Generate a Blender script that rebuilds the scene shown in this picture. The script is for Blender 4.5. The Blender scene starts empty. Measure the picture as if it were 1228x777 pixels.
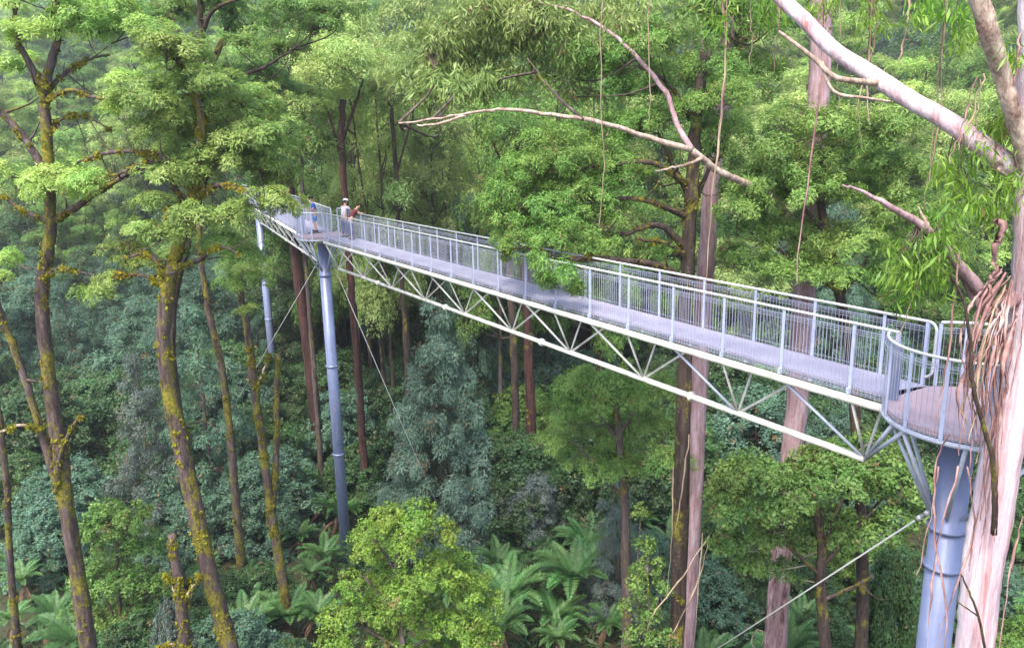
import bpy, math, random
import numpy as np
from mathutils import Vector, Matrix

random.seed(7)
RNG = np.random.default_rng(7)
R_ = math.radians
C = bpy.context.scene.collection
scene = bpy.context.scene

# ------------------------------------------------------------------ camera, sky, sun, exposure
ZC, ZD, G0 = 20.5, 16.02, -2.0          # camera height, deck height, valley floor
FPX, PITCH, ROLL = 953.6, .2331, -.0205
cam = bpy.data.cameras.new('camera')
cam.sensor_width = 36.0
cam.lens = 36.0 * FPX / 1228.0
cam.clip_start, cam.clip_end = .05, 3000
camo = bpy.data.objects.new('camera', cam)
C.objects.link(camo)
camo.matrix_world = (Matrix.Translation((0, 0, ZC)) @ Matrix.Rotation(math.pi / 2 - PITCH, 4, 'X')
                     @ Matrix.Rotation(ROLL, 4, 'Z'))
scene.camera = camo

SUN_EL, SUN_AZ = R_(58), R_(205)        # azimuth measured clockwise from +Y
world = bpy.data.worlds.new('World')
scene.world = world
world.use_nodes = True
wn = world.node_tree.nodes
wl = world.node_tree.links
wn.clear()
sky = wn.new('ShaderNodeTexSky')
sky.sky_type = 'NISHITA'
sky.sun_disc = False
sky.sun_elevation = SUN_EL
sky.sun_rotation = SUN_AZ
sky.air_density = 1.0
sky.dust_density = 3.0
sky.ozone_density = 1.0
bg = wn.new('ShaderNodeBackground')
bg.inputs['Strength'].default_value = .15
wo = wn.new('ShaderNodeOutputWorld')
wl.new(sky.outputs[0], bg.inputs[0])
wl.new(bg.outputs[0], wo.inputs[0])
sl = bpy.data.lights.new('sun', 'SUN')
sl.energy = 1.9
sl.angle = R_(18)
sl.color = (1.0, .94, .82)
so = bpy.data.objects.new('sun', sl)
C.objects.link(so)
sdir = Vector((math.sin(SUN_AZ) * math.cos(SUN_EL), math.cos(SUN_AZ) * math.cos(SUN_EL), math.sin(SUN_EL)))
so.rotation_euler = sdir.to_track_quat('Z', 'Y').to_euler()
so.location = (0, -20, 80)
scene.view_settings.view_transform = 'Standard'
scene.view_settings.look = 'None'
scene.view_settings.gamma = 1
scene.view_settings.exposure = 1.95
scene.render.engine = 'CYCLES'
scene.cycles.max_bounces = 6
scene.cycles.diffuse_bounces = 3
scene.cycles.glossy_bounces = 2
scene.cycles.transmission_bounces = 3
scene.cycles.use_denoising = True

# ------------------------------------------------------------------ photo geometry helpers
def ray(u, v):
    du, dv = u - 614, v - 388.5
    a = du * math.cos(ROLL) + dv * math.sin(ROLL)
    b = -du * math.sin(ROLL) + dv * math.cos(ROLL)
    r, up = a / FPX, -b / FPX
    return np.array([r, math.cos(PITCH) + math.sin(PITCH) * up, -math.sin(PITCH) + math.cos(PITCH) * up])

def at(u, v, Y):
    q = ray(u, v)
    return q * (Y / q[1]) + np.array([0, 0, ZC])

def sstep(a, b, x):
    t = np.clip((x - a) / (b - a), 0, 1)
    return t * t * (3 - 2 * t)

def ground(x, y):
    x = np.asarray(x, float)
    y = np.asarray(y, float)
    w = sstep(-.05, -.6, x / np.maximum(y, 10))          # 1 towards the open valley on the left
    start = 60 + 30 * w
    h = np.maximum(0, y - start)
    hill = h * (.30 - .04 * w) * sstep(0, 45, h)
    und = .7 * np.sin(x * .21 + 1.3) * np.cos(y * .17) + .4 * np.sin(x * .5 + y * .33)
    return G0 + und * .6 + hill + 2.2 * np.sin(x * .045 + y * .03) * sstep(60, 110, y)

# ------------------------------------------------------------------ materials
def mat(name):
    m = bpy.data.materials.new(name)
    m.use_nodes = True
    nt = m.node_tree
    nt.nodes.clear()
    return m, nt, nt.nodes, nt.links

def noise(nt, vec, scale, detail=4, rough=.6, mapping=None):
    n = nt.nodes.new('ShaderNodeTexNoise')
    n.inputs['Scale'].default_value = scale
    n.inputs['Detail'].default_value = detail
    n.inputs['Roughness'].default_value = rough
    if mapping:
        mp = nt.nodes.new('ShaderNodeMapping')
        mp.inputs['Scale'].default_value = mapping
        nt.links.new(vec, mp.inputs[0])
        vec = mp.outputs[0]
    nt.links.new(vec, n.inputs['Vector'])
    return n.outputs[0]

def ramp(nt, fac, stops):
    r = nt.nodes.new('ShaderNodeValToRGB')
    els = r.color_ramp.elements
    while len(els) < len(stops):
        els.new(.5)
    for e, (p, c) in zip(els, stops):
        e.position = p
        e.color = (*c, 1) if len(c) == 3 else c
    nt.links.new(fac, r.inputs[0])
    return r.outputs[0]

def mixc(nt, fac, a, b, mode='MIX'):
    n = nt.nodes.new('ShaderNodeMix')
    n.data_type = 'RGBA'
    n.blend_type = mode
    if isinstance(fac, float):
        n.inputs[0].default_value = fac
    else:
        nt.links.new(fac, n.inputs[0])
    for i, s in ((6, a), (7, b)):
        if isinstance(s, tuple):
            n.inputs[i].default_value = (*s, 1)
        else:
            nt.links.new(s, n.inputs[i])
    return n.outputs[2]

def leaf_mat(name, ca, cb, cc, trans=.3, rough=.55, spec=.35, nscale=.45, inst=.25):
    m, nt, N, L = mat(name)
    at_ = N.new('ShaderNodeAttribute')
    at_.attribute_name = 'tint'
    tc = N.new('ShaderNodeTexCoord')
    col = ramp(nt, at_.outputs['Fac'], [(.0, (.20, .12, .06)), (.03, (.17, .11, .05)), (.05, ca), (.55, cb), (1, cc)])
    # clump to clump variety of the leaves themselves
    nz = noise(nt, tc.outputs['Object'], nscale, 2)
    hv = N.new('ShaderNodeHueSaturation')
    mr = N.new('ShaderNodeMapRange')
    mr.inputs[1].default_value, mr.inputs[2].default_value = .3, .7
    mr.inputs[3].default_value, mr.inputs[4].default_value = .475, .525
    L.new(nz, mr.inputs[0])
    L.new(mr.outputs[0], hv.inputs['Hue'])
    oi = N.new('ShaderNodeObjectInfo')
    mr2 = N.new('ShaderNodeMapRange')
    mr2.inputs[3].default_value, mr2.inputs[4].default_value = 1 - inst, 1 + inst
    L.new(oi.outputs['Random'], mr2.inputs[0])
    L.new(mr2.outputs[0], hv.inputs['Value'])
    L.new(col, hv.inputs['Color'])
    p = N.new('ShaderNodeBsdfPrincipled')
    p.inputs['Roughness'].default_value = rough
    p.inputs['Specular IOR Level'].default_value = spec
    L.new(hv.outputs[0], p.inputs['Base Color'])
    t = N.new('ShaderNodeBsdfTranslucent')
    br = mixc(nt, .5, hv.outputs[0], (.9, 1.0, .35), 'MULTIPLY')
    L.new(br, t.inputs[0])
    mx = N.new('ShaderNodeMixShader')
    mx.inputs[0].default_value = trans
    L.new(p.outputs[0], mx.inputs[1])
    L.new(t.outputs[0], mx.inputs[2])
    o = N.new('ShaderNodeOutputMaterial')
    L.new(mx.outputs[0], o.inputs[0])
    return m

def surf(name, build, rough=.7, metallic=0., spec=.3, bump=None):
    m, nt, N, L = mat(name)
    tc = N.new('ShaderNodeTexCoord')
    p = N.new('ShaderNodeBsdfPrincipled')
    p.inputs['Roughness'].default_value = rough
    p.inputs['Metallic'].default_value = metallic
    p.inputs['Specular IOR Level'].default_value = spec
    c = build(nt, tc.outputs['Object'])
    if isinstance(c, tuple):
        p.inputs['Base Color'].default_value = (*c, 1)
    else:
        L.new(c, p.inputs['Base Color'])
    if bump:
        sc, st, mp = bump
        b = N.new('ShaderNodeBump')
        b.inputs['Strength'].default_value = st
        b.inputs['Distance'].default_value = .05
        L.new(noise(nt, tc.outputs['Object'], sc, 5, .65, mp), b.inputs['Height'])
        L.new(b.outputs[0], p.inputs['Normal'])
    o = N.new('ShaderNodeOutputMaterial')
    L.new(p.outputs[0], o.inputs[0])
    return m

def bark(name, a, b, c=None, moss=0., streak=(3.2, 3.2, .42), scale=1.5, lichen=.35, crack=.8):
    def f(nt, v):
        col = ramp(nt, noise(nt, v, scale, 8, .72, streak), [(.34, a), (.55, b)] + ([(.72, c)] if c else []))
        # ridges and cracks of the bark
        ck = ramp(nt, noise(nt, v, 4.2, 5, .75, (2.6, 2.6, .5)), [(.38, (.45, .43, .42)), (.52, (1, 1, 1))])
        col = mixc(nt, crack, col, ck, 'MULTIPLY')
        if lichen:
            sp_ = ramp(nt, noise(nt, v, 7, 6, .8, (1, 1, .7)), [(.60, (0, 0, 0)), (.68, (lichen, lichen, lichen))])
            col = mixc(nt, sp_, col, (.30, .29, .25))
        if moss:
            k = ramp(nt, noise(nt, v, 1.5, 9, .78, (1, 1, .55)), [(.57 - .2 * moss, (0, 0, 0)), (.62 - .2 * moss, (1, 1, 1))])
            mc = ramp(nt, noise(nt, v, 11, 6, .7), [(.32, (.035, .04, .008)), (.5, (.125, .115, .016)), (.7, (.25, .19, .03))])
            col = mixc(nt, k, col, mc)
        return col
    return surf(name, f, .85, 0, .15, (3.0, 1.0, (2.6, 2.6, .5)))

M = {}
M['leaf_light'] = leaf_mat('leaf_light', (.15, .25, .05), (.29, .44, .10), (.44, .58, .19), .42)
M['leaf_pale'] = leaf_mat('leaf_pale', (.17, .255, .06), (.29, .395, .115), (.42, .50, .20), .4)
M['leaf_mid'] = leaf_mat('leaf_mid', (.05, .11, .018), (.11, .21, .038), (.19, .31, .065), .36)
M['leaf_olive'] = leaf_mat('leaf_olive', (.065, .125, .024), (.125, .215, .044), (.20, .30, .075), .36)
M['leaf_yellow'] = leaf_mat('leaf_yellow', (.07, .135, .016), (.14, .245, .03), (.23, .345, .055), .36)
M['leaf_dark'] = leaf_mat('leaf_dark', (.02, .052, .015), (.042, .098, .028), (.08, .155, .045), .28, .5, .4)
M['leaf_blue'] = leaf_mat('leaf_blue', (.034, .08, .05), (.066, .132, .083), (.115, .195, .13), .22, .6, .22)
M['leaf_bluepale'] = leaf_mat('leaf_bluepale', (.058, .112, .078), (.11, .185, .132), (.185, .265, .195), .22, .6, .22)
M['leaf_grey'] = leaf_mat('leaf_grey', (.045, .07, .058), (.08, .11, .092), (.14, .17, .145), .2)
M['leaf_fern'] = leaf_mat('leaf_fern', (.035, .10, .025), (.075, .18, .05), (.14, .27, .08), .34, .5, .4)
M['leaf_gum'] = leaf_mat('leaf_gum', (.09, .18, .018), (.18, .33, .04), (.30, .44, .08), .45, .45, .4)
M['moss'] = leaf_mat('moss', (.06, .06, .006), (.14, .13, .012), (.24, .20, .03), .15, .9, .05)
M['bark_brown'] = bark('bark_brown', (.033, .023, .023), (.09, .066, .063), (.16, .13, .125), .15)
M['bark_moss'] = bark('bark_moss', (.033, .023, .023), (.088, .062, .06), (.155, .125, .12), .35)
M['bark_dark'] = bark('bark_dark', (.02, .014, .012), (.06, .042, .036), None, .15)
M['bark_pink'] = bark('bark_pink', (.16, .09, .09), (.34, .23, .25), (.46, .38, .40), crack=.4)
M['bark_red'] = bark('bark_red', (.018, .010, .010), (.058, .028, .025), (.16, .05, .025), 0., (5, 5, .3))
M['bark_white'] = bark('bark_white', (.30, .15, .15), (.50, .40, .45), (.68, .65, .60), 0., (4.2, 4.2, .13), 1.5, 0, .12)
M['bark_limb'] = bark('bark_limb', (.15, .09, .07), (.42, .33, .27), (.52, .46, .38), 0., (3, 3, 3))
M['bark_strip'] = surf('bark_strip', lambda nt, v: ramp(nt, noise(nt, v, 2.2, 4), [(.3, (.10, .045, .04)), (.5, (.28, .155, .145)), (.7, (.46, .32, .30))]), .8)
M['bark_strip_tan'] = surf('bark_strip_tan', lambda nt, v: ramp(nt, noise(nt, v, 2.2, 4), [(.3, (.20, .13, .09)), (.7, (.44, .35, .24))]), .8)
M['twig'] = surf('twig', lambda nt, v: ramp(nt, noise(nt, v, 3, 3), [(.35, (.03, .02, .016)), (.65, (.11, .08, .065))]), .9)
M['twig_pale'] = surf('twig_pale', lambda nt, v: ramp(nt, noise(nt, v, 3, 3), [(.35, (.13, .09, .07)), (.65, (.32, .26, .22))]), .9)
M['fern_trunk'] = surf('fern_trunk', lambda nt, v: ramp(nt, noise(nt, v, 12, 4), [(.35, (.02, .012, .008)), (.65, (.10, .06, .04))]), .95, bump=(20, 1, None))
M['frond_dead'] = leaf_mat('frond_dead', (.09, .05, .025), (.16, .09, .05), (.24, .14, .09), .2)

def grime(base, dark, scale=3., k=.5):
    return lambda nt, v: ramp(nt, noise(nt, v, scale, 6, .7), [(.3, dark), (k, base), (.8, base)])
M['truss_white'] = surf('truss_white', grime((.62, .61, .57), (.30, .29, .26), 2.2, .56), .45, 0, .4)
M['truss_grey'] = surf('truss_grey', grime((.42, .45, .55), (.30, .32, .38)), .45, .2, .5)
M['rail_pale'] = surf('rail_pale', grime((.50, .51, .52), (.36, .37, .40)), .4, .3, .5)
M['post_blue'] = surf('post_blue', grime((.38, .42, .58), (.28, .31, .42)), .45, .2, .5)
M['wire'] = surf('wire', grime((.33, .35, .46), (.24, .26, .36)), .4, .3, .5)
M['pylon'] = surf('pylon', lambda nt, v: mixc(nt, ramp(nt, noise(nt, v, 2.4, 6, .7, (3, 3, .5)), [(.5, (0, 0, 0)), (.75, (.7, .7, .7))]),
                  ramp(nt, noise(nt, v, .9, 3), [(.3, (.115, .138, .24)), (.7, (.17, .20, .325))]), (.26, .27, .32)), .42, .25, .5)
def deck_col(nt, v):
    mp = nt.nodes.new('ShaderNodeMapping')
    nt.links.new(v, mp.inputs[0])
    mp.inputs['Rotation'].default_value = (0, 0, -.5579)
    w = nt.nodes.new('ShaderNodeTexWave')
    w.bands_direction = 'Y'
    w.inputs['Scale'].default_value = 7.0
    nt.links.new(mp.outputs[0], w.inputs[0])
    c = ramp(nt, w.outputs['Fac'], [(.1, (.16, .15, .20)), (.6, (.26, .25, .34))])
    return mixc(nt, ramp(nt, noise(nt, v, 1.2, 5), [(.4, (0, 0, 0)), (.7, (.6, .6, .6))]), c, (.31, .30, .38))
M['deck'] = surf('deck', deck_col, .6, .1, .3)
def deck2_col(nt, v):
    b = nt.nodes.new('ShaderNodeTexBrick')
    b.inputs['Scale'].default_value = 9.
    b.inputs['Color1'].default_value = (.29, .21, .24, 1)
    b.inputs['Color2'].default_value = (.26, .19, .22, 1)
    b.inputs['Mortar'].default_value = (.16, .10, .11, 1)
    b.inputs['Mortar Size'].default_value = .03
    nt.links.new(v, b.inputs[0])
    return mixc(nt, noise(nt, v, 1.5, 4), b.outputs[0], (.32, .25, .28))
M['deck_pink'] = surf('deck_pink', deck2_col, .65, 0, .3)
M['cable'] = surf('cable', lambda nt, v: (.45, .45, .44), .45, .5)
M['ground'] = surf('ground', lambda nt, v: ramp(nt, noise(nt, v, .35, 8, .7), [(.3, (.012, .010, .006)), (.5, (.03, .035, .014)), (.7, (.05, .035, .02))]), .95, bump=(2, 1, None))
def plain(name, a, b=None, sc=20, rough=.8):
    b = b or tuple(x * .7 for x in a)
    M[name] = surf(name, lambda nt, v: ramp(nt, noise(nt, v, sc, 3), [(.35, b), (.65, a)]), rough)
plain('skin', (.50, .30, .22), (.42, .24, .17))
plain('hair', (.02, .014, .01))
plain('shirt_blue', (.03, .12, .45))
plain('shorts_blue', (.05, .20, .62))
plain('shirt_pale', (.55, .50, .62))
plain('hat_white', (.78, .76, .72))
plain('jeans', (.05, .07, .17))
plain('top_maroon', (.13, .03, .035))
plain('shoe', (.03, .03, .035))

# ------------------------------------------------------------------ object helpers
def tag(o, label=None, cat=None, group=None, kind=None):
    if label: o['label'] = label
    if cat: o['category'] = cat
    if group: o['group'] = group
    if kind: o['kind'] = kind
    return o

def thing(name, loc, label, cat, group=None):
    o = bpy.data.objects.new(name, None)
    o.empty_display_size = .3
    C.objects.link(o)
    o.location = loc
    return tag(o, label, cat, group)

def base_of(parent):
    while parent is not None and parent.parent is not None:
        parent = parent.parent
    return np.array(parent.location) if parent is not None else np.zeros(3)

def link(name, me, parent=None):
    o = bpy.data.objects.new(name, me)
    C.objects.link(o)
    o.parent = parent
    return o

def copy_tree(o, parent=None):
    c = o.copy()
    C.objects.link(c)
    c.parent = parent
    for ch in o.children:
        copy_tree(ch, c)
    return c

def unit(a):
    a = np.asarray(a, float)
    return a / np.maximum(np.linalg.norm(a, axis=-1, keepdims=True), 1e-9)

class MB:
    def __init__(s):
        s.v, s.f, s.n = [], [], 0
    def add(s, v, f):
        s.v.append(np.asarray(v, float))
        s.f += [tuple(i + s.n for i in q) for q in f]
        s.n += len(v)
    def tube(s, pts, r, n=8, cap=True, rough=0., flat=1.):
        pts = np.asarray(pts, float)
        k = len(pts)
        r = np.broadcast_to(np.asarray(r, float), (k,)) if np.ndim(r) == 0 else np.asarray(r, float)
        t = unit(np.gradient(pts, axis=0))
        a = np.array([1., 0, 0]) if abs(t[0][0]) < .8 else np.array([0, 1., 0])
        u = unit(np.cross(t[0], a))
        V = []
        ang = np.arange(n) * 2 * math.pi / n
        ph = RNG.uniform(0, 6, 3)
        for i in range(k):
            u = unit(u - t[i] * np.dot(u, t[i]))
            w = np.cross(t[i], u)
            rr = r[i] * (1 + rough * (np.sin(2 * ang + ph[0] + i * .35) * .5 + np.sin(3 * ang + ph[1] - i * .6) * .4 + RNG.normal(0, .35, n)))
            V.append(pts[i] + np.cos(ang)[:, None] * u * rr[:, None] + np.sin(ang)[:, None] * w * (rr * flat)[:, None])
        V = np.concatenate(V)
        F = [(i * n + j, i * n + (j + 1) % n, (i + 1) * n + (j + 1) % n, (i + 1) * n + j) for i in range(k - 1) for j in range(n)]
        if cap:
            F.append(tuple(range(n - 1, -1, -1)))
            F.append(tuple((k - 1) * n + j for j in range(n)))
        s.add(V, F)
        return s
    def box(s, c, sx, sy, sz, ax=(1, 0, 0), ay=(0, 1, 0)):
        ax, ay = unit(ax), unit(ay)
        az = np.cross(ax, ay)
        c = np.asarray(c, float)
        V = [c + ax * sx * i / 2 + ay * sy * j / 2 + az * sz * k / 2 for k in (-1, 1) for j in (-1, 1) for i in (-1, 1)]
        s.add(V, [(0, 2, 3, 1), (4, 5, 7, 6), (0, 1, 5, 4), (2, 6, 7, 3), (0, 4, 6, 2), (1, 3, 7, 5)])
        return s
    def bar(s, a, b, w, up=(0, 0, 1)):
        a, b = np.asarray(a, float), np.asarray(b, float)
        d = unit(b - a)
        x = np.cross(d, up)
        if np.linalg.norm(x) < 1e-3:
            x = np.array([1., 0, 0])
        x = unit(x) * w / 2
        y = unit(np.cross(x, d)) * w / 2
        V = [p + i * x + j * y for p in (a, b) for i, j in ((-1, -1), (1, -1), (1, 1), (-1, 1))]
        s.add(V, [(0, 1, 2, 3), (7, 6, 5, 4), (0, 4, 5, 1), (1, 5, 6, 2), (2, 6, 7, 3), (3, 7, 4, 0)])
        return s
    def disc(s, c, r, h, n=32):
        c = np.asarray(c, float)
        return s.tube([c, c + np.array([0, 0, h])], r, n)
    def ribbon(s, pts, w, curl=.25):
        pts = np.asarray(pts, float)
        k = len(pts)
        t = unit(np.gradient(pts, axis=0))
        ph = RNG.uniform(0, 6.28)
        tw = RNG.uniform(-.5, .5)
        V = []
        for i in range(k):
            e = np.array([math.cos(ph + tw * i), math.sin(ph + tw * i), .05])
            x = unit(np.cross(t[i], np.cross(e, t[i])))
            y = np.cross(t[i], x)
            ww = w * (1 - .75 * (i / (k - 1)) ** 3) * RNG.uniform(.8, 1.15)
            V += [pts[i] - x * ww / 2 + y * ww * curl, pts[i] - y * .003, pts[i] + x * ww / 2 + y * ww * curl,
                  pts[i] + y * .008]
        F = []
        for i in range(k - 1):
            for j in range(4):
                F.append((i * 4 + j, i * 4 + (j + 1) % 4, i * 4 + 4 + (j + 1) % 4, i * 4 + 4 + j))
        s.add(V, F)
        return s
    def build(s, name, material, parent=None, smooth=True, org=None):
        V = np.concatenate(s.v) - (base_of(parent) if org is None else np.asarray(org))
        me = bpy.data.meshes.new(name)
        me.from_pydata(V.tolist(), [], s.f)
        me.materials.append(material)
        if smooth:
            me.polygons.foreach_set('use_smooth', np.ones(len(me.polygons), bool))
        me.update()
        return link(name, me, parent)

def catmull(pts, k=6):
    pts = np.asarray(pts, float)
    P = np.vstack([2 * pts[0] - pts[1], pts, 2 * pts[-1] - pts[-2]])
    out = []
    for i in range(1, len(P) - 2):
        for t in np.arange(k) / k:
            a, b, c, d = P[i - 1], P[i], P[i + 1], P[i + 2]
            out.append(.5 * ((2 * b) + (-a + c) * t + (2 * a - 5 * b + 4 * c - d) * t * t + (-a + 3 * b - 3 * c + d) * t ** 3))
    out.append(P[-2])
    return np.array(out)

# ------------------------------------------------------------------ foliage
def quad_mesh(name, V, tint, material):
    n = len(V) // 4
    me = bpy.data.meshes.new(name)
    me.vertices.add(n * 4)
    me.vertices.foreach_set('co', np.ascontiguousarray(V, dtype=np.float32).ravel())
    me.loops.add(n * 4)
    me.loops.foreach_set('vertex_index', np.arange(n * 4, dtype=np.int32))
    me.polygons.add(n)
    me.polygons.foreach_set('loop_start', np.arange(0, n * 4, 4, dtype=np.int32))
    me.update(calc_edges=True)
    a = me.attributes.new('tint', 'FLOAT', 'FACE')
    a.data.foreach_set('value', np.ascontiguousarray(tint, dtype=np.float32))
    me.materials.append(material)
    return me

STY = {   # leaf length, width, leaves per spray, spray radius, flatness, dome, droop, normal noise
    'fine':  dict(L=.11, W=.028, n=125, r=.28, flat=.14, dome=.5, droop=.0, nn=.6),
    'soft':  dict(L=.125, W=.033, n=120, r=.33, flat=.26, dome=.35, droop=.05, nn=.8),
    'broad': dict(L=.15, W=.075, n=46, r=.28, flat=.35, dome=.3, droop=-.35, nn=.9),
    'plume': dict(L=.17, W=.042, n=100, r=.42, flat=.20, dome=.9, droop=.35, nn=.6),
    'gum':   dict(L=.19, W=.036, n=26, r=.26, flat=.6, dome=.2, droop=1.6, nn=1.2),
}

def sprays(Cn, N, st, size=1., leafs=1., rng=RNG):
    """leaf quads for spray centres Cn with outward normals N"""
    Cn = np.asarray(Cn, float)
    N = unit(N)
    m = len(Cn)
    n = max(4, int(st['n'] * leafs))
    R = st['r'] * size * rng.uniform(.7, 1.3, m)
    a = np.where(np.abs(N[:, 2:3]) < .9, np.array([[0, 0, 1.]]), np.array([[1., 0, 0]]))
    T = unit(np.cross(N, a))
    B = np.cross(N, T)
    ang = rng.uniform(0, 2 * math.pi, (m, n))
    rad = np.sqrt(rng.uniform(0, 1, (m, n))) * R[:, None]
    out = np.cos(ang)[..., None] * T[:, None] + np.sin(ang)[..., None] * B[:, None]
    h = rng.normal(0, 1, (m, n)) * (st['flat'] * R)[:, None] - st['dome'] * rad ** 2 / R[:, None]
    P = Cn[:, None] + out * rad[..., None] + N[:, None] * h[..., None]
    nrm = unit(N[:, None] + out * (.5 * rad / R[:, None])[..., None] + rng.normal(0, st['nn'] * .6, (m, n, 3)))
    d = out + N[:, None] * .25 + rng.normal(0, .55, (m, n, 3)) + np.array([0, 0, -st['droop']])
    d = unit(d - nrm * np.sum(d * nrm, -1, keepdims=True))
    sd = np.cross(nrm, d)
    s = rng.uniform(.5, 1.5, (m, n, 1)) * rng.uniform(.8, 1.25, (m, 1, 1)) * size
    L, W = st['L'] * s, st['W'] * s
    q = np.stack([P - d * L * .5, P + sd * W * .5 - d * L * .05, P + d * L * .5, P - sd * W * .5 - d * L * .05], 2)
    tint = np.clip(.5 + rng.normal(0, .16, (m, n)) + rng.normal(0, .17, (m, 1)), 0, 1)
    return q.reshape(-1, 3), tint.ravel()

def dome_points(c, rx, ry, rz, k, rng=RNG, low=-.35):
    """k spray centres over the top and sides of a flattened crown pad, a few inside"""
    z = rng.uniform(low, 1, k)
    a = rng.uniform(0, 2 * math.pi, k)
    s = np.sqrt(np.clip(1 - z * z, 0, 1))
    D = np.stack([s * np.cos(a), s * np.sin(a), z], 1)
    lump = 1 + .22 * np.sin(a * 3 + rng.uniform(0, 6)) + .15 * np.sin(a * 5 + z * 4 + rng.uniform(0, 6))
    f = np.where(rng.uniform(0, 1, k) < .25, rng.uniform(.3, .75, k), rng.uniform(.8, 1.08, k)) * lump
    P = np.asarray(c) + D * np.array([rx, ry, rz]) * f[:, None]
    N = unit(D / np.array([rx, ry, rz]) * min(rx, rz) + np.array([0, 0, .45]))
    return P, N

def twig_line(a, b, rng=RNG, k=5, sag=.12):
    a, b = np.asarray(a, float), np.asarray(b, float)
    l = np.linalg.norm(b - a)
    mid = (a + b) / 2 + rng.normal(0, .09, 3) * l + np.array([0, 0, -sag * l])
    return catmull([a, mid, b], k)

def finish_crown(root, name, mat_, pads, wood, st, twigmat, dens=1., size=1., twigs=.3, leafs=1., low=-.35, rng=RNG):
    """pads = (centre, rx, ry, rz); wood = sampled points of the limbs. Leaves -> crown part, twigs -> twigs part"""
    Cs, Ns = [], []
    tw = MB()
    wood = np.asarray(wood)
    for c, rx, ry, rz in pads:
        c = np.asarray(c, float)
        k = max(7, int(dens * 27 * rx * (ry + rz) / 2 / (size * st['r'] / .3) ** 2 * 1.5))
        P, N = dome_points(c, rx, ry, rz, k, rng, low)
        Cs.append(P)
        Ns.append(N)
        dv = wood - c
        dist = np.linalg.norm(dv, axis=1) + np.maximum(0, dv[:, 2]) * 1.2
        a = wood[int(np.argmin(dist))]
        hub = c - np.array([0, 0, rz * .35])
        ln = np.linalg.norm(hub - a)
        path = twig_line(a, hub, rng, 5, .08)
        tw.tube(path, np.linspace(min(.035, .016 + .008 * ln), .012, len(path)) * max(size, .6), 5, False)
        sel = rng.permutation(len(P))[:int(len(P) * twigs)]
        for i in sel:
            s0 = path[rng.integers(len(path) * 2 // 3, len(path))]
            pl = twig_line(s0, P[i] - N[i] * .05, rng, 3, -.05)
            tw.tube(pl, np.linspace(.014, .005, len(pl)) * max(size, .7), 3, False)
    V, t = sprays(np.concatenate(Cs), np.concatenate(Ns), st, size, leafs, rng)
    me = quad_mesh(name, V - base_of(root), t, mat_)
    link(name, me, root)
    tw.build('twigs', twigmat, root)

def limb_path(pts, Y, k=6, wig=None):
    wig = .0007 * Y if wig is None else wig
    """pts: (u, v[, dY]) pixels of the photograph at distance Y"""
    W = [at(p[0], p[1], Y + (p[2] if len(p) > 2 else 0)) for p in pts]
    P = catmull(W, k)
    P[1:-1] += RNG.normal(0, wig, (len(P) - 2, 3)) * np.linspace(.3, 1, len(P) - 2)[:, None]
    return P

def moss_tufts(root, paths, n, mat_=None):
    """clumps of moss growing on the bark: patches on one side of each path"""
    Cs, Ns = [], []
    for P, r, frac in paths:
        m = int(n * frac)
        for _ in range(m):
            i = min(len(P) - 2, int((len(P) - 1) * RNG.uniform(0, 1) ** 1.6))
            if math.sin(i * .8 + len(P)) + .6 * math.sin(i * 1.9) + RNG.normal(0, .45) < .15:
                continue
            a = RNG.normal(.2, 1.1)
            t = unit(P[i + 1] - P[i])
            e = np.array([math.sin(a), -math.cos(a), 0])
            e = unit(e - t * np.dot(e, t))
            f = RNG.uniform(0, 1)
            Cs.append(P[i] * (1 - f) + P[i + 1] * f + e * r[i] * 1.02)
            Ns.append(e + np.array([0, 0, .3]))
    if Cs:
        V, t = sprays(Cs, Ns, dict(L=.085, W=.05, n=20, r=.11, flat=.3, dome=.3, droop=.3, nn=1.), 1.)
        link('moss', quad_mesh('moss', V - base_of(root), t, mat_ or M['moss']), root)

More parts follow.
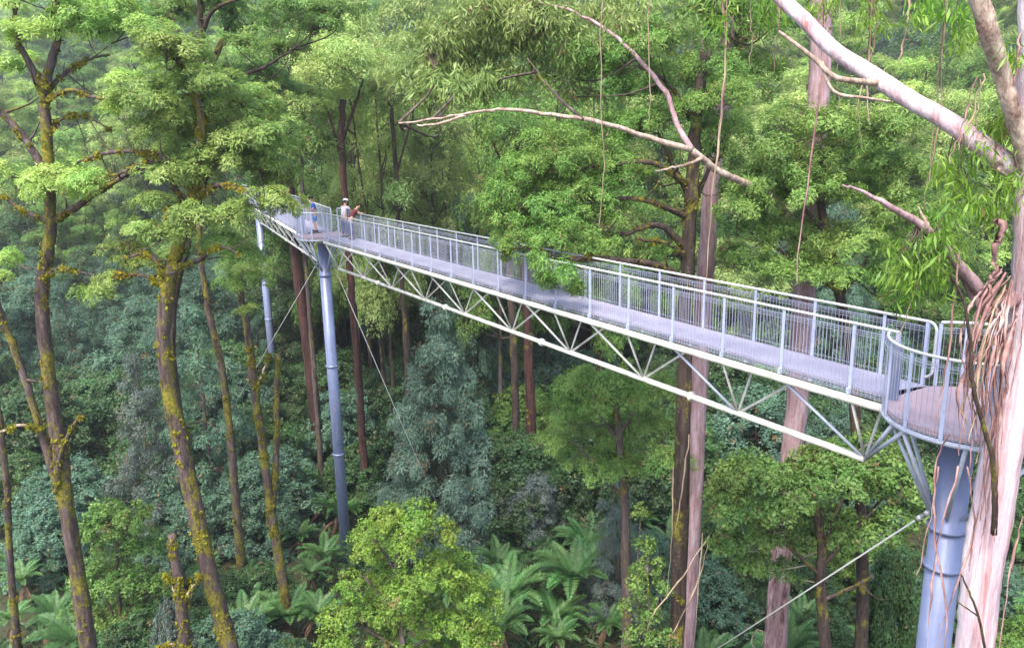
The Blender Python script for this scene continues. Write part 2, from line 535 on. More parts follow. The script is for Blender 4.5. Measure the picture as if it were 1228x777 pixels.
def pixel_tree(name, label, Y, trunk, limbs, pads, leaf, style, barkm, r0, r1, limbmat=None, group=None, cat='tree',
               dens=1., size=1., leafs=1., moss=0, twigm='twig', depth=1.3, twigs=.3, sub=None, low=-.35, padk=1., vz=1.1):
    tp = limb_path(trunk, Y, 6, .0008 * Y)
    # root of the trunk goes down into the forest floor
    b = tp[0]
    gz = float(ground(b[0], b[1]))
    if b[2] > gz + .3:
        k = max(2, int((b[2] - gz) / 1.5))
        d = (tp[0] - tp[min(6, len(tp) - 1)])
        lean = d[:2] / max(.5, abs(d[2]))
        ext = [np.array([b[0] + lean[0] * .6 * (b[2] - z), b[1] + lean[1] * .6 * (b[2] - z), z]) for z in np.linspace(gz - .4, b[2], k + 1)[:-1]]
        tp = np.vstack([ext, tp])
    root = thing(name, (tp[0][0], tp[0][1], float(ground(tp[0][0], tp[0][1])) - .05), label, cat, group)
    rr = np.linspace(r0, r1, len(tp))
    rr[:3] *= np.array([1.35, 1.18, 1.07])
    MB().tube(tp, rr, 16, True, .075).build('trunk', barkm, root)
    wood = [tp[len(tp) // 3:]]
    mp = [(tp, rr, .55)]
    for lb in limbs:
        pts, ra, rb = lb[0], lb[1], lb[2]
        P = limb_path(pts, Y, 6)
        rl = np.linspace(ra, rb, len(P))
        MB().tube(P, rl, 8, True, .08).build('limb', lb[3] if len(lb) > 3 else (limbmat or barkm), root)
        wood.append(P)
        mp.append((P, rl, .12))
        if sub is not False:
            # short side branches
            for i in range(3, len(P) - 1, 3):
                if RNG.uniform() < .6:
                    d = unit(P[i + 1] - P[i] + RNG.normal(0, .7, 3) + np.array([0, 0, .35]))
                    l = RNG.uniform(.5, 1.3)
                    sp = twig_line(P[i], P[i] + d * l, RNG, 3)
                    MB().tube(sp, np.linspace(rl[i] * .45, .01, len(sp)), 5, False).build('side_branch', limbmat or barkm, root)
                    wood.append(sp)
    m = Y / FPX
    PD = []
    for p in pads:
        u, v, ru, rv = p[:4]
        dY = p[4] if len(p) > 4 else RNG.uniform(-depth, depth)
        PD.append((at(u, v, Y + dY), ru * m * padk, ru * m * padk * RNG.uniform(.8, 1.1), rv * m * vz))
        # the crown goes on behind what the photograph shows
        if RNG.uniform() < .3:
            PD.append((at(u, v, Y + dY) + np.array([RNG.normal(0, .5), RNG.uniform(.8, 2.2), RNG.normal(0, .3)]),
                       ru * m * .8, ru * m * .8, rv * m))
    if PD:
        finish_crown(root, 'crown', M[leaf], PD, np.concatenate(wood), STY[style], M[twigm], dens, size, twigs, leafs, low)
    if moss:
        moss_tufts(root, mp, moss)
    return root

# ------------------------------------------------------------------ terrain
def build_ground():
    ys = np.concatenate([np.linspace(-60, 20, 17), np.linspace(23, 140, 60), np.linspace(146, 520, 48)])
    xs = np.concatenate([np.linspace(-420, -80, 28), np.linspace(-76, 76, 77), np.linspace(80, 420, 28)])
    X, Y = np.meshgrid(xs, ys)
    Z = ground(X, Y) + RNG.normal(0, .08, X.shape)
    V = np.stack([X, Y, Z], -1).reshape(-1, 3)
    nx = len(xs)
    F = [(j * nx + i, j * nx + i + 1, (j + 1) * nx + i + 1, (j + 1) * nx + i) for j in range(len(ys) - 1) for i in range(nx - 1)]
    b = MB()
    b.add(V, F)
    tag(b.build('forest_floor', M['ground'], None), kind='structure')
build_ground()

# ------------------------------------------------------------------ steel walkway
def wire_panel(name, path, parent, z0=-.13, z1=1.06, step=.078, w=.0075):
    """welded mesh infill between two posts, following the plan path (list of xy points)"""
    path = np.asarray(path, float)
    seg = np.linalg.norm(np.diff(path, axis=0), axis=1)
    cum = np.concatenate([[0], np.cumsum(seg)])
    b = MB()
    k = max(2, int(cum[-1] / step))
    def P(s, z):
        return np.array([np.interp(s, cum, path[:, 0]), np.interp(s, cum, path[:, 1]), ZD + z])
    for i in range(k):
        s = (i + .5) * cum[-1] / k
        b.bar(P(s, z0), P(s, z1), w * .85)
    for z in (z0 + .005, z0 + .055, .06, z1 - .10, z1 - .055, z1 - .01):
        for i in range(len(path) - 1):
            b.bar([*path[i], ZD + z], [*path[i + 1], ZD + z], w * .95)
    # rolled loops of the top and bottom edge stand out to the side
    tdir = unit(path[-1] - path[0])
    nrm = np.array([tdir[1], -tdir[0]])
    for z in (z0 + .02, z1 - .03):
        off = nrm * .035
        for i in range(len(path) - 1):
            b.bar([*(path[i] + off), ZD + z], [*(path[i + 1] + off), ZD + z], w)
    return b.build(name, M['wire'], parent, False)

def truss_span(name, label, O, ang, length, W, h, npan, pan, s0, post0, post_step, nposts, far_shift):
    O = np.array([O[0], O[1], ZD])
    d = np.array([-math.sin(ang), math.cos(ang), 0])
    n = np.array([math.cos(ang), math.sin(ang), 0])
    S = lambda s, o, z: O + d * s + n * o + np.array([0, 0, z])
    root = thing(name, tuple(S(length / 2, W / 2, -h)), label, 'walkway')
    e0, e1 = -.8, length
    dk = MB()
    dk.box((S(e0, W / 2, -.03) + S(e1, W / 2, -.03)) / 2, W - .04, e1 - e0, .05, n, d)
    dk.build('deck', M['deck'], root, False)
    k = int(length / 1.5)
    for i in range(k + 1):
        s = e0 + .1 + i * (e1 - e0 - .2) / k
        MB().bar(S(s, .05, -.11), S(s, W - .05, -.11), .07).build('cross_beam', M['truss_grey'], root, False)
    for o in (-.02, W + .02):
        MB().tube([S(e0 - .05, o, -.235), S(e1, o, -.235)], .074, 14).build('top_chord', M['truss_white'], root)
    last = s0 + pan * npan
    bc = MB().tube([S(s0, W / 2, -h), S(last, W / 2, -h)], .066, 14).build('bottom_chord', M['truss_white'], root)
    for s in np.arange(s0 + pan * 1.45, last, pan * 2):
        MB().tube([S(s, W / 2, -h), S(s + .07, W / 2, -h)], .115, 14).build('flange', M['truss_white'], bc)
    for i in range(npan + 1):
        s = s0 + i * pan
        for o, hs in ((0, .5), (W, -.5)):
            for ds in (0, hs * pan):
                t = s + ds
                if t > e1 or t < e0 - .3:
                    continue
                r = .026 if ds == 0 else .030
                MB().tube([S(s, W / 2, -h), S(t, o, -.24)], r, 9).build('vertical_strut' if ds == 0 else 'diagonal_strut', M['truss_white'] if ds == 0 else M['truss_grey'] if o == 0 and i < 2 else M['truss_white'], root)
    for i in range(0, npan, 2):          # small lamp-like shackles under the deck
        s = s0 + i * pan + pan * .52
        bolt = MB().tube([S(s, W * .85, -.52), S(s, W * .85, -.42)], .06, 10)
        bolt.tube([S(s, W * .85, -.42), S(s, W * .85, -.11)], .018, 6)
        bolt.build('shackle', M['truss_white'], root)
    for side, o, sh in (('near', 0, 0), ('far', W, far_shift)):
        ps = [post0 + sh] + [sh + post_step * j for j in range(nposts) if sh + post_step * j < e1 - .1]
        for s in ps:
            p = MB().box(S(s, o, .505), .018 if s != ps[0] else .05, .06, 1.25, n, d)
            p.box(S(s, o + (.03 if o else -.03), -.09), .06, .05, .12, n, d)
            p.build('railing_post', M['post_blue'], root, False)
        ends = ps + [e1]
        hr = MB().tube([S(ends[0], o, 1.15), S(e1, o, 1.15)], .026, 10)
        if o:   # rounded return of the far rail at its end
            arc = [S(ends[0] - .16 * math.sin(a), o, 1.15 - .16 * (1 - math.cos(a))) for a in np.linspace(0, math.pi / 2, 7)]
            arc += [S(ends[0] - .16, o, .3)]
            arc += [S(ends[0] - .16 + .16 * (1 - math.cos(a)), o, .3 - .16 * math.sin(a)) for a in np.linspace(.2, math.pi / 2, 6)]
            hr.tube(arc, .026, 10)
        hr.build('handrail', M['rail_pale'], root)
        for a, b in zip(ends[:-1], ends[1:]):
            if abs(b - a) > .2:
                wire_panel('mesh_panel', [S(a + .03, o, 0)[:2], S(b - .03, o, 0)[:2]], root)
    return root, S

ANG1 = .5579
span1, S1 = truss_span('truss_walkway', 'long straight white truss walkway with mesh railings crossing the whole forest view',
                       (6.017, 13.553), ANG1, 27.75, 1.12, 1.52, 9, 3.08, -.055, -.83, 1.513, 19, .155)
P1 = np.array([-9.05, 38.3])
ANG2 = math.atan2(11.05, 24.7)
d2 = np.array([-math.sin(ANG2), math.cos(ANG2)])
n2 = np.array([math.cos(ANG2), math.sin(ANG2)])
O2 = P1 + d2 * 1.55 - n2 * .65
span2, S2 = truss_span('truss_walkway', 'distant walkway section running away to the left behind the far steel column', O2, ANG2, 25.6, 1.3, 1.5, 9, 2.8, .1, -.75, 1.5, 18, .1)

def platform(label, ctr, R, gaps, deckm, rails_step=24):
    root = thing('round_platform', (ctr[0], ctr[1], ZD - .4), label, 'platform')
    MB().disc([*ctr, ZD - .075], R - .03, .07, 48).build('deck', deckm, root, False)
    a = np.linspace(0, 2 * math.pi, 49)
    MB().tube([[ctr[0] + (R - .02) * math.cos(t), ctr[1] + (R - .02) * math.sin(t), ZD - .15] for t in a], .045, 8, False, flat=.8).build('rim_beam', M['truss_grey'], root)
    for g0, g1 in gaps:                  # railed arcs in degrees
        n = max(2, int(round(abs(g1 - g0) / rails_step)))
        tt = np.radians(np.linspace(g0, g1, n + 1))
        pt = lambda t, z, r=R: [ctr[0] + r * math.cos(t), ctr[1] + r * math.sin(t), ZD + z]
        for t in tt:
            e = np.array([math.cos(t), math.sin(t), 0])
            MB().box(pt(t, .5), .02, .06, 1.26, e, [-e[1], e[0], 0]).build('railing_post', M['post_blue'], root, False)
        tf = np.linspace(tt[0], tt[-1], n * 6 + 1)
        MB().tube([pt(t, 1.15) for t in tf], .026, 10).build('handrail', M['rail_pale'], root)
        for u, v in zip(tt[:-1], tt[1:]):
            wire_panel('mesh_panel', [pt(t, 0)[:2] for t in np.linspace(u + .02, v - .02, 6)], root)
    return root

PN = np.array([7.45, 12.1])
plat = platform('round pinkish lookout deck on the blue column beside the pale peeling trunk', PN, 1.38, [(146, 395), (412, 448)], M['deck_pink'])
lockers = MB().box([6.41, 12.74, ZD + .50], .04, .15, 1.0, (.6, .8, 0), (-.8, .6, 0))
lockers.build('gate_post', M['pylon'], plat, False)
plat2 = platform('small round deck joining the two walkway sections over the far column', P1, 1.2, [(150, 288), (62, 2)], M['deck_pink'], 26)

def pylon(label, xy, rings, r=.31, group='steel columns'):
    gz = float(ground(*xy))
    root = thing('steel_column', (xy[0], xy[1], gz), label, 'column', group)
    top = ZD - .42
    MB().tube([[*xy, gz - .3], [*xy, top]], r, 36).build('pole', M['pylon'], root)
    for z in rings:
        b = MB().tube([[*xy, z], [*xy, z + .06]], r + .05, 36)
        b.tube([[*xy, z - .02], [*xy, z + .08]], r + .018, 36)
        b.build('collar', M['pylon'], root)
    MB().tube([[*xy, top], [*xy, top + .27]], r * .72, 24).build('head_plate', M['truss_grey'], root)
    MB().tube([[*xy, gz - .2], [*xy, gz + .12]], r + .35, 30).build('footing', M['ground'], root)
    return root

px = float(at(1146, 545, 12.1)[0])
PY = np.array([px, 12.1])
pyA = pylon('thick blue grey steel column holding up the round lookout deck', PY, [ZD - 2.05, ZD - 2.75, ZD - 8], .265)
pyB = pylon('tall slender blue grey column at the far end of the long walkway', P1, [ZD - 2.0, ZD - 6.6, ZD - 11.3], .27)
pyC = pylon('faint farthest column under the tip of the distant walkway section', np.array([-18.8, 60.0]), [ZD - 4, ZD - 9], .28)

def struts(root, ctr, R, angs, zlow, r=.035):
    for a in angs:
        t = R_(a)
        e = np.array([math.cos(t), math.sin(t)])
        MB().tube([[*(ctr + e * .3), zlow], [*(PN_of(ctr) + e * (R - .1)), ZD - .19]], r, 9).build('brace', M['truss_grey'], root)
def PN_of(c):
    return PN if abs(c[0] - PN[0]) < 2 else c
struts(plat, PY, 1.38, (165, 188, 235, 285, 340, 30, 80, 120), ZD - 1.75)
struts(plat2, P1, 1.15, (140, 200, 250, 310, 0, 60), ZD - 1.7, .045)
# the inclined end members of the main truss run up to the platform rims
for a in (178, 192):
    t = R_(a)
    MB().tube([S1(-.055, .56, -1.52), [PN[0] + 1.3 * math.cos(t), PN[1] + 1.3 * math.sin(t), ZD - .2]], .036, 9).build('end_brace', M['truss_grey'], span1)
for o in (0, 1.1):
    MB().tube([S1(27.665, .56, -1.52), S1(27.75, o, -.24)], .036, 9).build('end_brace', M['truss_white'], span1)

def cable(label, a, b, r=.018):
    g = np.array(b, float)
    a = np.array(a, float)
    root = thing('guy_cable', tuple(g), label, 'cable')
    u = unit(g - a)
    MB().tube([a + u * .5, (a + g) / 2 - np.array([0, 0, .12]), g], r, 6).build('wire_rope', M['cable'], root)
    t = MB().tube([a, a + u * .55], r * 1.5, 8)
    t.tube([a + u * .12, a + u * .24], r * 2.6, 8)
    t.tube([a + u * .38, a + u * .5], r * 2.6, 8)
    t.build('turnbuckle', M['rail_pale'], root)
    MB().tube([g - np.array([0, 0, .5]), g + np.array([0, 0, .1])], .07, 8).build('anchor', M['truss_grey'], root)
st = np.array([PY[0] - .28, 12.1, 14.32])
e = st + (at(842, 776, 22.3) - st) * 1.62
e[2] = float(ground(e[0], e[1]))
cable('white guy cable slanting down left from the thick near column', st, e)
e = at(215, 540, 50.); e[2] = float(ground(e[0], e[1]))
cable('thin guy cable going down to the left from the far slender column', [P1[0] - .3, P1[1], 14.7], e, .014)
cable('thin guy cable slanting down right from the far slender column to the ferns', [P1[0] + .3, P1[1], 14.9], [-2.66, 38., float(ground(-2.66, 38))], .012)

# ------------------------------------------------------------------ people on the far deck
def skin(name, V, E, rad, material, parent, sub=1, root_i=0):
    me = bpy.data.meshes.new(name)
    me.from_pydata([tuple(v) for v in V], E, [])
    o = link(name, me, parent)
    md = o.modifiers.new('skin', 'SKIN')
    md.use_smooth_shade = True
    for i, r in enumerate(rad):
        me.skin_vertices[0].data[i].radius = (r, r) if not isinstance(r, tuple) else r
        me.skin_vertices[0].data[i].use_root = i == root_i
    sb = o.modifiers.new('subdivision', 'SUBSURF')
    sb.levels = sb.render_levels = sub
    me.materials.append(material)
    return o

def person(label, loc, facing, lean, arms, top, legsm, hatm=None, shorts=False, head_tilt=.2, H=1.72):
    root = thing('person', loc, label, 'person')
    root.rotation_euler = (0, 0, facing)          # faces local +Y
    k = H / 1.75
    L = lambda x, y, z: np.array([x, y, z]) * k
    def bend(p):                                  # lean forward about the hips
        p = np.asarray(p, float)
        hz = .93 * k
        if p[2] <= hz:
            return p
        dz = p[2] - hz
        return np.array([p[0], p[1] + dz * math.sin(lean), hz + dz * math.cos(lean)])
    pel = L(0, 0, .95)
    V, E, Rr = [pel], [], [.13 * k]
    def chain(start, pts, rad):
        i = start
        for p, r in zip(pts, rad):
            V.append(np.asarray(p)); Rr.append(r * k); E.append((i, len(V) - 1)); i = len(V) - 1
        return i
    chest = chain(0, [bend(L(0, 0, 1.12)), bend(L(0, 0, 1.32))], [.125, .14])
    neck = chain(chest, [bend(L(0, .01, 1.46)), bend(L(0, .02, 1.53))], [.07, .055])
    hd = bend(L(0, .02, 1.53))
    hdir = np.array([0, math.sin(lean * .4 + head_tilt), math.cos(lean * .4 + head_tilt)])
    chain(neck, [hd + hdir * .07 * k, hd + hdir * .15 * k, hd + hdir * .22 * k], [.075, .095, .07])
    elbows = []
    for s, (el, wr) in zip((-1, 1), arms):
        sh = bend(L(.19 * s, 0, 1.42))
        el, wr = np.asarray(el) * k, np.asarray(wr) * k
        a = chain(chest, [bend(L(.10 * s, 0, 1.41)), sh, el, wr], [.08, .062, .045, .030])
        hv = unit(wr - el)
        sd = unit(np.cross(hv, [0, 0, 1.])) * s
        pal = chain(a, [wr + hv * .06 * k], [.036])
        elbows.append((sh, el, wr))
        for j in range(4):
            f0 = wr + hv * .09 * k + sd * (.018 - .012 * j) * -2 * k
            l = (.045, .055, .05, .038)[j] * k
            chain(pal, [f0, f0 + hv * l * .6 + np.array([0, 0, -.012]), f0 + hv * l + np.array([0, 0, -.035])], [.0095, .009, .008])
        th = wr + hv * .03 * k + sd * .04 * k
        chain(pal, [th, th + hv * .035 * k], [.011, .009])
    for s in (-1, 1):
        chain(0, [L(.10 * s, 0, .88), L(.115 * s, .02, .48), L(.12 * s, -.01, .09), L(.125 * s, .12, .04)], [.095, .062, .042, .04])
    skin('body', V, E, Rr, M['skin'], root)
    # face
    up = hdir
    fw = unit(np.array([0, 1, 0]) - up * up[1])
    c = hd + up * .145 * k
    f = MB().tube([c + fw * .085 - up * .01, c + fw * .118 - up * .03], [.012, .016], 6)
    f.build('nose', M['skin'], root, org=(0, 0, 0))
    ey = MB()
    for s in (-1, 1):
        q = c + fw * .088 + np.array([.033 * s, 0, 0]) + up * .012
        ey.tube([q, q + fw * .008], .011, 8)
    ey.build('eyes', M['hair'], root, org=(0, 0, 0))
    MB().tube([c + fw * .086 - up * .062 + np.array([x, 0, 0]) for x in (-.025, 0, .025)], .007, 6).build('mouth', M['top_maroon'], root, org=(0, 0, 0))
    er = MB()
    for s in (-1, 1):
        q = c + np.array([.092 * s, 0, 0])
        er.tube([q - up * .03, q, q + up * .03], [.012, .02, .012], 6, flat=.6)
    er.build('ears', M['skin'], root, org=(0, 0, 0))
    hb = MB()
    pr = [(.0, .104), (.04, .106), (.08, .085), (.105, .045), (.112, .005)]
    hb.tube([c - fw * .016 + up * (z + .012) for z, _ in pr], [r for _, r in pr], 14)
    hb.tube([c - fw * .05 - up * .05, c - fw * .05 + up * .05], [.07, .075], 12)
    hb.build('hair', M['hair'], root, org=(0, 0, 0))
    if hatm:
        h = MB()
        pr = [(.045, .155), (.055, .16), (.062, .118), (.11, .11), (.135, .08), (.14, .01)]
        h.tube([c + up * z for z, _ in pr], [r for _, r in pr], 20)
        h.build('hat', hatm, root, org=(0, 0, 0))
    # clothes
    tv = [bend(L(0, 0, .90)), bend(L(0, 0, 1.12)), bend(L(0, 0, 1.33)), bend(L(0, .005, 1.45))]
    te, tr = [(0, 1), (1, 2), (2, 3)], [.15, .148, .16, .085]
    for s, (sh, el, wr) in zip((-1, 1), elbows):
        b = len(tv)
        tv += [bend(L(.11 * s, 0, 1.40)), sh, sh * .3 + el * .7]
        tr += [.10, .080, .066]
        te += [(2, b), (b, b + 1), (b + 1, b + 2)]
    skin('shirt', tv, te, [r * k for r in tr], top, root)
    zl = .46 if shorts else .12
    lv, le, lr = [L(0, 0, .97), L(0, 0, .92)], [(0, 1)], [.145, .145]
    for s in (-1, 1):
        b = len(lv)
        lv += [L(.105 * s, 0, .84), L(.115 * s, .02, .50)] + ([] if shorts else [L(.12 * s, -.01, zl)])
        lr += [.112, .085] + ([] if shorts else [.065])
        le += [(1, b), (b, b + 1)] + ([] if shorts else [(b + 1, b + 2)])
    skin('shorts' if shorts else 'trousers', lv, le, [r * k for r in lr], legsm, root)
    for s in (-1, 1):
        MB().tube([L(.122 * s, -.08, .045), L(.124 * s, 0, .055), L(.128 * s, .15, .04)], [.045, .052, .04], 10).build('shoe', M['shoe'], root, org=(0, 0, 0))
    return root

qa = S2(-.15, .62, 0)
person('person in a blue shirt and blue shorts walking on the far deck', (qa[0], qa[1], ZD), R_(115), .12,
       [((-.24, .10, 1.14), (-.20, .34, 1.12)), ((.26, -.06, 1.13), (.27, .02, .88))], M['shirt_blue'], M['shorts_blue'], None, True, .3)
qb = S1(27.2, .82, 0)
person('person in a white hat and pale shirt standing at the far railing', (qb[0], qb[1], ZD), ANG1 - R_(90) + R_(25), .18,
       [((-.25, .20, 1.22), (-.16, .40, 1.12)), ((.25, .20, 1.22), (.16, .40, 1.12))], M['shirt_pale'], M['jeans'], M['hat_white'])
qc = S1(26.15, .70, 0)
person('dark haired person in a maroon top and jeans bending over the railing', (qc[0], qc[1], ZD), ANG1 - R_(90) - R_(5), .62,
       [((-.24, .40, 1.18), (-.14, .52, 1.19)), ((.24, .40, 1.18), (.14, .52, 1.19))], M['top_maroon'], M['jeans'], None, False, .5)

# ------------------------------------------------------------------ trees one can tell apart
# left edge: forked mossy tree
pixel_tree('mossy_tree', 'forked mossy trunk at the far left with a second slanting stem and light green pads', 26,
    [(112, 850), (106, 777), (93, 690), (79, 600), (72, 540), (62, 480), (53, 400), (50, 345), (58, 300), (61, 265), (58, 190), (53, 120), (52, 100)],
    [([(61, 268), (40, 258), (20, 248), (4, 236)], .10, .05), ([(61, 268), (95, 246), (130, 222), (160, 206), (205, 178)], .13, .04),
     ([(54, 115), (40, 85), (24, 55), (18, 20), (28, -25)], .13, .05), ([(54, 112), (60, 78), (70, 45), (66, 20), (78, -20)], .16, .06),
     ([(54, 112, .1), (78, 88, .4), (105, 72, .6), (132, 66, .9)], .08, .03), ([(56, 120), (85, 108, -.3), (112, 117, -.5), (160, 118, -.7)], .08, .03),
     ([(57, 160), (76, 142, .2), (104, 140, .3), (132, 156, .4)], .06, .02), ([(60, 235), (44, 190, .3), (20, 155, .4), (-14, 118, .3)], .16, .11),
     ([(79, 605), (64, 565, .1), (48, 512, .2), (30, 455, .2), (8, 398, .2), (-4, 360, .2)], .16, .10, M['bark_moss']),
     ([(68, 592, -.2), (73, 545, -.4), (90, 507, -.6), (97, 500, -.6)], .10, .05, M['bark_moss']),
     ([(49, 515), (24, 510, -.3), (-10, 524, -.4)], .06, .04, M['bark_limb']),
     ([(52, 335, -.2), (70, 322, -.4), (95, 326, -.5), (128, 334, -.6)], .06, .02)],
    [(65, 222, 40, 24), (100, 215, 28, 20), (42, 214, 26, 18), (12, 208, 22, 18), (66, 205, 30, 18), (22, 38, 34, 18), (50, 30, 26, 15),
     (120, 34, 42, 18, .8), (95, 22, 34, 18), (152, 28, 30, 15, .6), (4, 75, 20, 15), (145, 92, 22, 10), (2, 308, 18, 12), (8, 0, 28, 15),
     (135, 4, 42, 18), (66, -5, 30, 15), (5, 330, 14, 10), (130, 130, 22, 10)],
    'leaf_light', 'fine', M['bark_moss'], .30, .14, M['bark_brown'], moss=420, cat='tree', dens=1.15, padk=.88, vz=.82)

# the dominant left tree with layered light green pads
pixel_tree('mossy_tree', 'leaning mossy trunk under the biggest layered light green crown on the left', 24.5,
    [(284, 850), (275, 777), (258, 715), (236, 620), (216, 530), (200, 450), (196, 390), (204, 335), (216, 288), (230, 240), (238, 195), (242, 150), (236, 110)],
    [([(203, 345), (186, 312, -.2), (168, 305, -.3), (150, 310, -.4)], .12, .03), ([(214, 292), (203, 268, .2), (200, 250, .3)], .07, .03),
     ([(230, 242), (252, 205, .3), (275, 178, .5), (302, 150, .7)], .12, .04), ([(233, 228), (200, 192, -.3), (160, 182, -.5), (120, 186, -.7), (92, 196, -.8)], .11, .03),
     ([(226, 255), (190, 196, .3), (150, 206, .2), (112, 216, .1)], .10, .03), ([(231, 240), (262, 222, -.5), (292, 228, -.9), (318, 240, -1)], .10, .03),
     ([(207, 322), (238, 312, -.6), (262, 296, -.8), (286, 305, -1)], .09, .03), ([(241, 160), (215, 130, .4), (190, 112, .6), (166, 116, .7)], .08, .03),
     ([(239, 130), (222, 95, 0), (212, 64, .2)], .08, .03), ([(240, 150), (262, 128, .5), (288, 122, .8)], .07, .03), ([(203, 345), (170, 330, .2), (140, 330, .3)], .08, .02)],
    [(168, 118, 42, 20), (212, 62, 44, 24), (216, 95, 42, 24), (250, 128, 44, 26), (290, 122, 40, 26), (318, 195, 40, 24), (336, 214, 34, 28), (180, 160, 34, 18),
     (214, 205, 44, 22), (272, 190, 42, 24), (190, 278, 34, 20), (152, 298, 30, 18), (162, 272, 24, 14), (116, 350, 24, 12), (136, 336, 22, 12),
     (285, 260, 36, 22), (292, 306, 30, 18), (262, 288, 30, 18), (230, 256, 30, 18), (178, 100, 30, 18), (292, 165, 42, 22), (246, 98, 36, 20),
     (240, 170, 40, 20), (200, 140, 34, 18), (318, 160, 34, 22), (325, 240, 30, 20), (188, 238, 26, 14), (200, 46, 30, 14), (165, 312, 26, 13)],
    'leaf_light', 'fine', M['bark_moss'], .33, .12, M['bark_brown'], moss=560, dens=1.25, padk=.94, vz=.86)

# dark limbed tree behind them
pixel_tree('dark_limbed_tree', 'dark spreading limbs and greyer crown at the top between left tree and walkway', 34,
    [(246, 640), (226, 560), (214, 490), (206, 420), (210, 350), (228, 280), (244, 215), (249, 140), (244, 90), (241, 30), (239, -40)],
    [([(245, 92), (262, 60, .3), (274, 30, .5), (284, -20, .6)], .16, .07), ([(245, 100), (232, 72), (222, 50, .2)], .10, .04),
     ([(246, 105), (285, 92, -.6), (318, 80, -.9), (350, 60, -1.2)], .11, .04), ([(248, 122), (290, 116, .5), (330, 128, .7), (356, 122, .8)], .10, .03),
     ([(243, 70), (205, 30, -.5), (170, 14, -.7), (130, 14, -.8)], .12, .04), ([(250, 135), (290, 150, -.4), (330, 168, -.6)], .08, .03), ([(242, 40), (262, 8, -.6), (330, -10, -.8)], .10, .04)],
    [(300, 24, 52, 20), (352, 56, 40, 18), (210, 8, 44, 15), (180, 20, 32, 14), (332, 106, 40, 14), (380, 28, 40, 18), (300, 80, 36, 12), (360, 8, 42, 16),
     (250, -6, 46, 18), (330, 150, 34, 12), (280, 50, 30, 12), (150, 10, 36, 14), (345, 168, 30, 12)],
    'leaf_mid', 'fine', M['bark_dark'], .20, .12, None, depth=2.2, dens=.9, padk=.8, vz=.75)

# mossy snag and mossy poles in the lower left
def snag(label, Y, trunk, limbs, r0, r1, moss, top=None):
    return pixel_tree('mossy_snag', label, Y, trunk, limbs, top or [], 'leaf_light', 'fine', M['bark_moss'], r0, r1, M['bark_limb'], moss=moss, cat='dead tree', sub=False, padk=1.)
snag('short broken mossy snag with pale twigs standing left of the leaning trunk base', 23.5,
     [(229, 850), (222, 777), (217, 715), (211, 675), (205, 640)],
     [([(222, 770), (205, 772, -.2), (188, 777, -.3)], .05, .02), ([(219, 728), (206, 702, -.2), (198, 690, -.2)], .035, .012), ([(218, 720), (232, 702, -.1), (240, 690, -.2)], .035, .01), ([(219, 735), (230, 712, .2), (226, 694, .3)], .02, .008)], .24, .13, 420)
snag('double mossy pole with a small green tuft left of the far column', 33,
     [(352, 780), (340, 700), (326, 620), (316, 540), (306, 470), (297, 400), (288, 345), (284, 315)],
     [([(326, 610), (332, 540, .3), (331, 470, .4), (334, 425, .4)], .17, .11, M['bark_moss']), ([(306, 470), (318, 440, -.2), (322, 425, -.2)], .06, .03)], .23, .12, 700,
     [(288, 318, 26, 14), (280, 338, 20, 12), (306, 322, 18, 10), (296, 372, 15, 9)])
snag('slim mossy pole standing behind the leaning trunk', 36, [(286, 640), (276, 520), (266, 440), (256, 400), (246, 350), (240, 300), (238, 270)], [], .20, .10, 240)
snag('thin mossy stem at the left picture edge', 31, [(14, 700), (8, 590), (2, 520), (-6, 470)], [], .15, .10, 160)

# reddish and dark trunks behind the walkway
def bole(label, Y, trunk, r0, r1, barkm, pads=(), limbs=(), leaf='leaf_mid', name='tall_tree', **k):
    return pixel_tree(name, label, Y, trunk, list(limbs), list(pads), leaf, 'soft', barkm, r0, r1, None, size=1.5, depth=2.5, leafs=.7, twigs=.15, **k)
bole('thick rusty red trunk between the two far steel columns', 50, [(372, 440), (364, 380), (357, 320), (352, 285), (346, 220), (344, 160), (345, 90)], .38, .26, M['bark_red'],
     [(350, 120, 45, 25), (320, 100, 40, 22), (372, 140, 36, 20), (345, 70, 45, 24), (310, 140, 34, 18)], [([(346, 190), (325, 150), (312, 130)], .12, .05), ([(345, 150), (362, 125), (376, 118)], .1, .04)])
bole('thin straight stem just right of the rusty red trunk', 47, [(382, 520), (376, 440), (371, 370), (366, 290), (362, 220), (362, 170)], .16, .10, M['bark_brown'], [(362, 185, 30, 18), (380, 175, 28, 16)])
bole('reddish brown trunk right of the tall slender column', 46, [(441, 640), (437, 560), (431, 470), (425, 390), (420, 330), (414, 250), (410, 180), (412, 120)], .24, .17, M['bark_red'],
     [(410, 110, 42, 24), (385, 90, 38, 22), (430, 85, 40, 22), (405, 65, 44, 24), (375, 120, 30, 18)], [([(413, 200), (395, 140), (384, 110)], .1, .04), ([(411, 170), (428, 120), (436, 95)], .1, .04)], 'leaf_pale')
bole('orange streaked mossy trunk under the middle of the truss', 44, [(640, 620), (638, 560), (636, 480), (633, 400), (628, 300), (624, 230), (622, 170)], .31, .23, M['bark_red'],
     [(622, 150, 40, 22), (600, 140, 36, 20)], [([(625, 260), (604, 200), (590, 170)], .12, .04)], moss=260)
bole('dark trunk close behind the orange streaked mossy one', 47, [(618, 600), (618, 500), (616, 420), (612, 330), (606, 240)], .26, .20, M['bark_dark'], [(604, 215, 34, 20)])
bole('slim dark pole behind the blue green cone', 50, [(492, 560), (488, 450), (484, 370), (478, 280), (474, 200), (470, 130)], .18, .12, M['bark_dark'],
     [(470, 110, 42, 22), (450, 90, 40, 20), (490, 100, 40, 22), (466, 70, 46, 24)], [([(475, 210), (492, 150), (500, 120)], .08, .03)], 'leaf_pale')

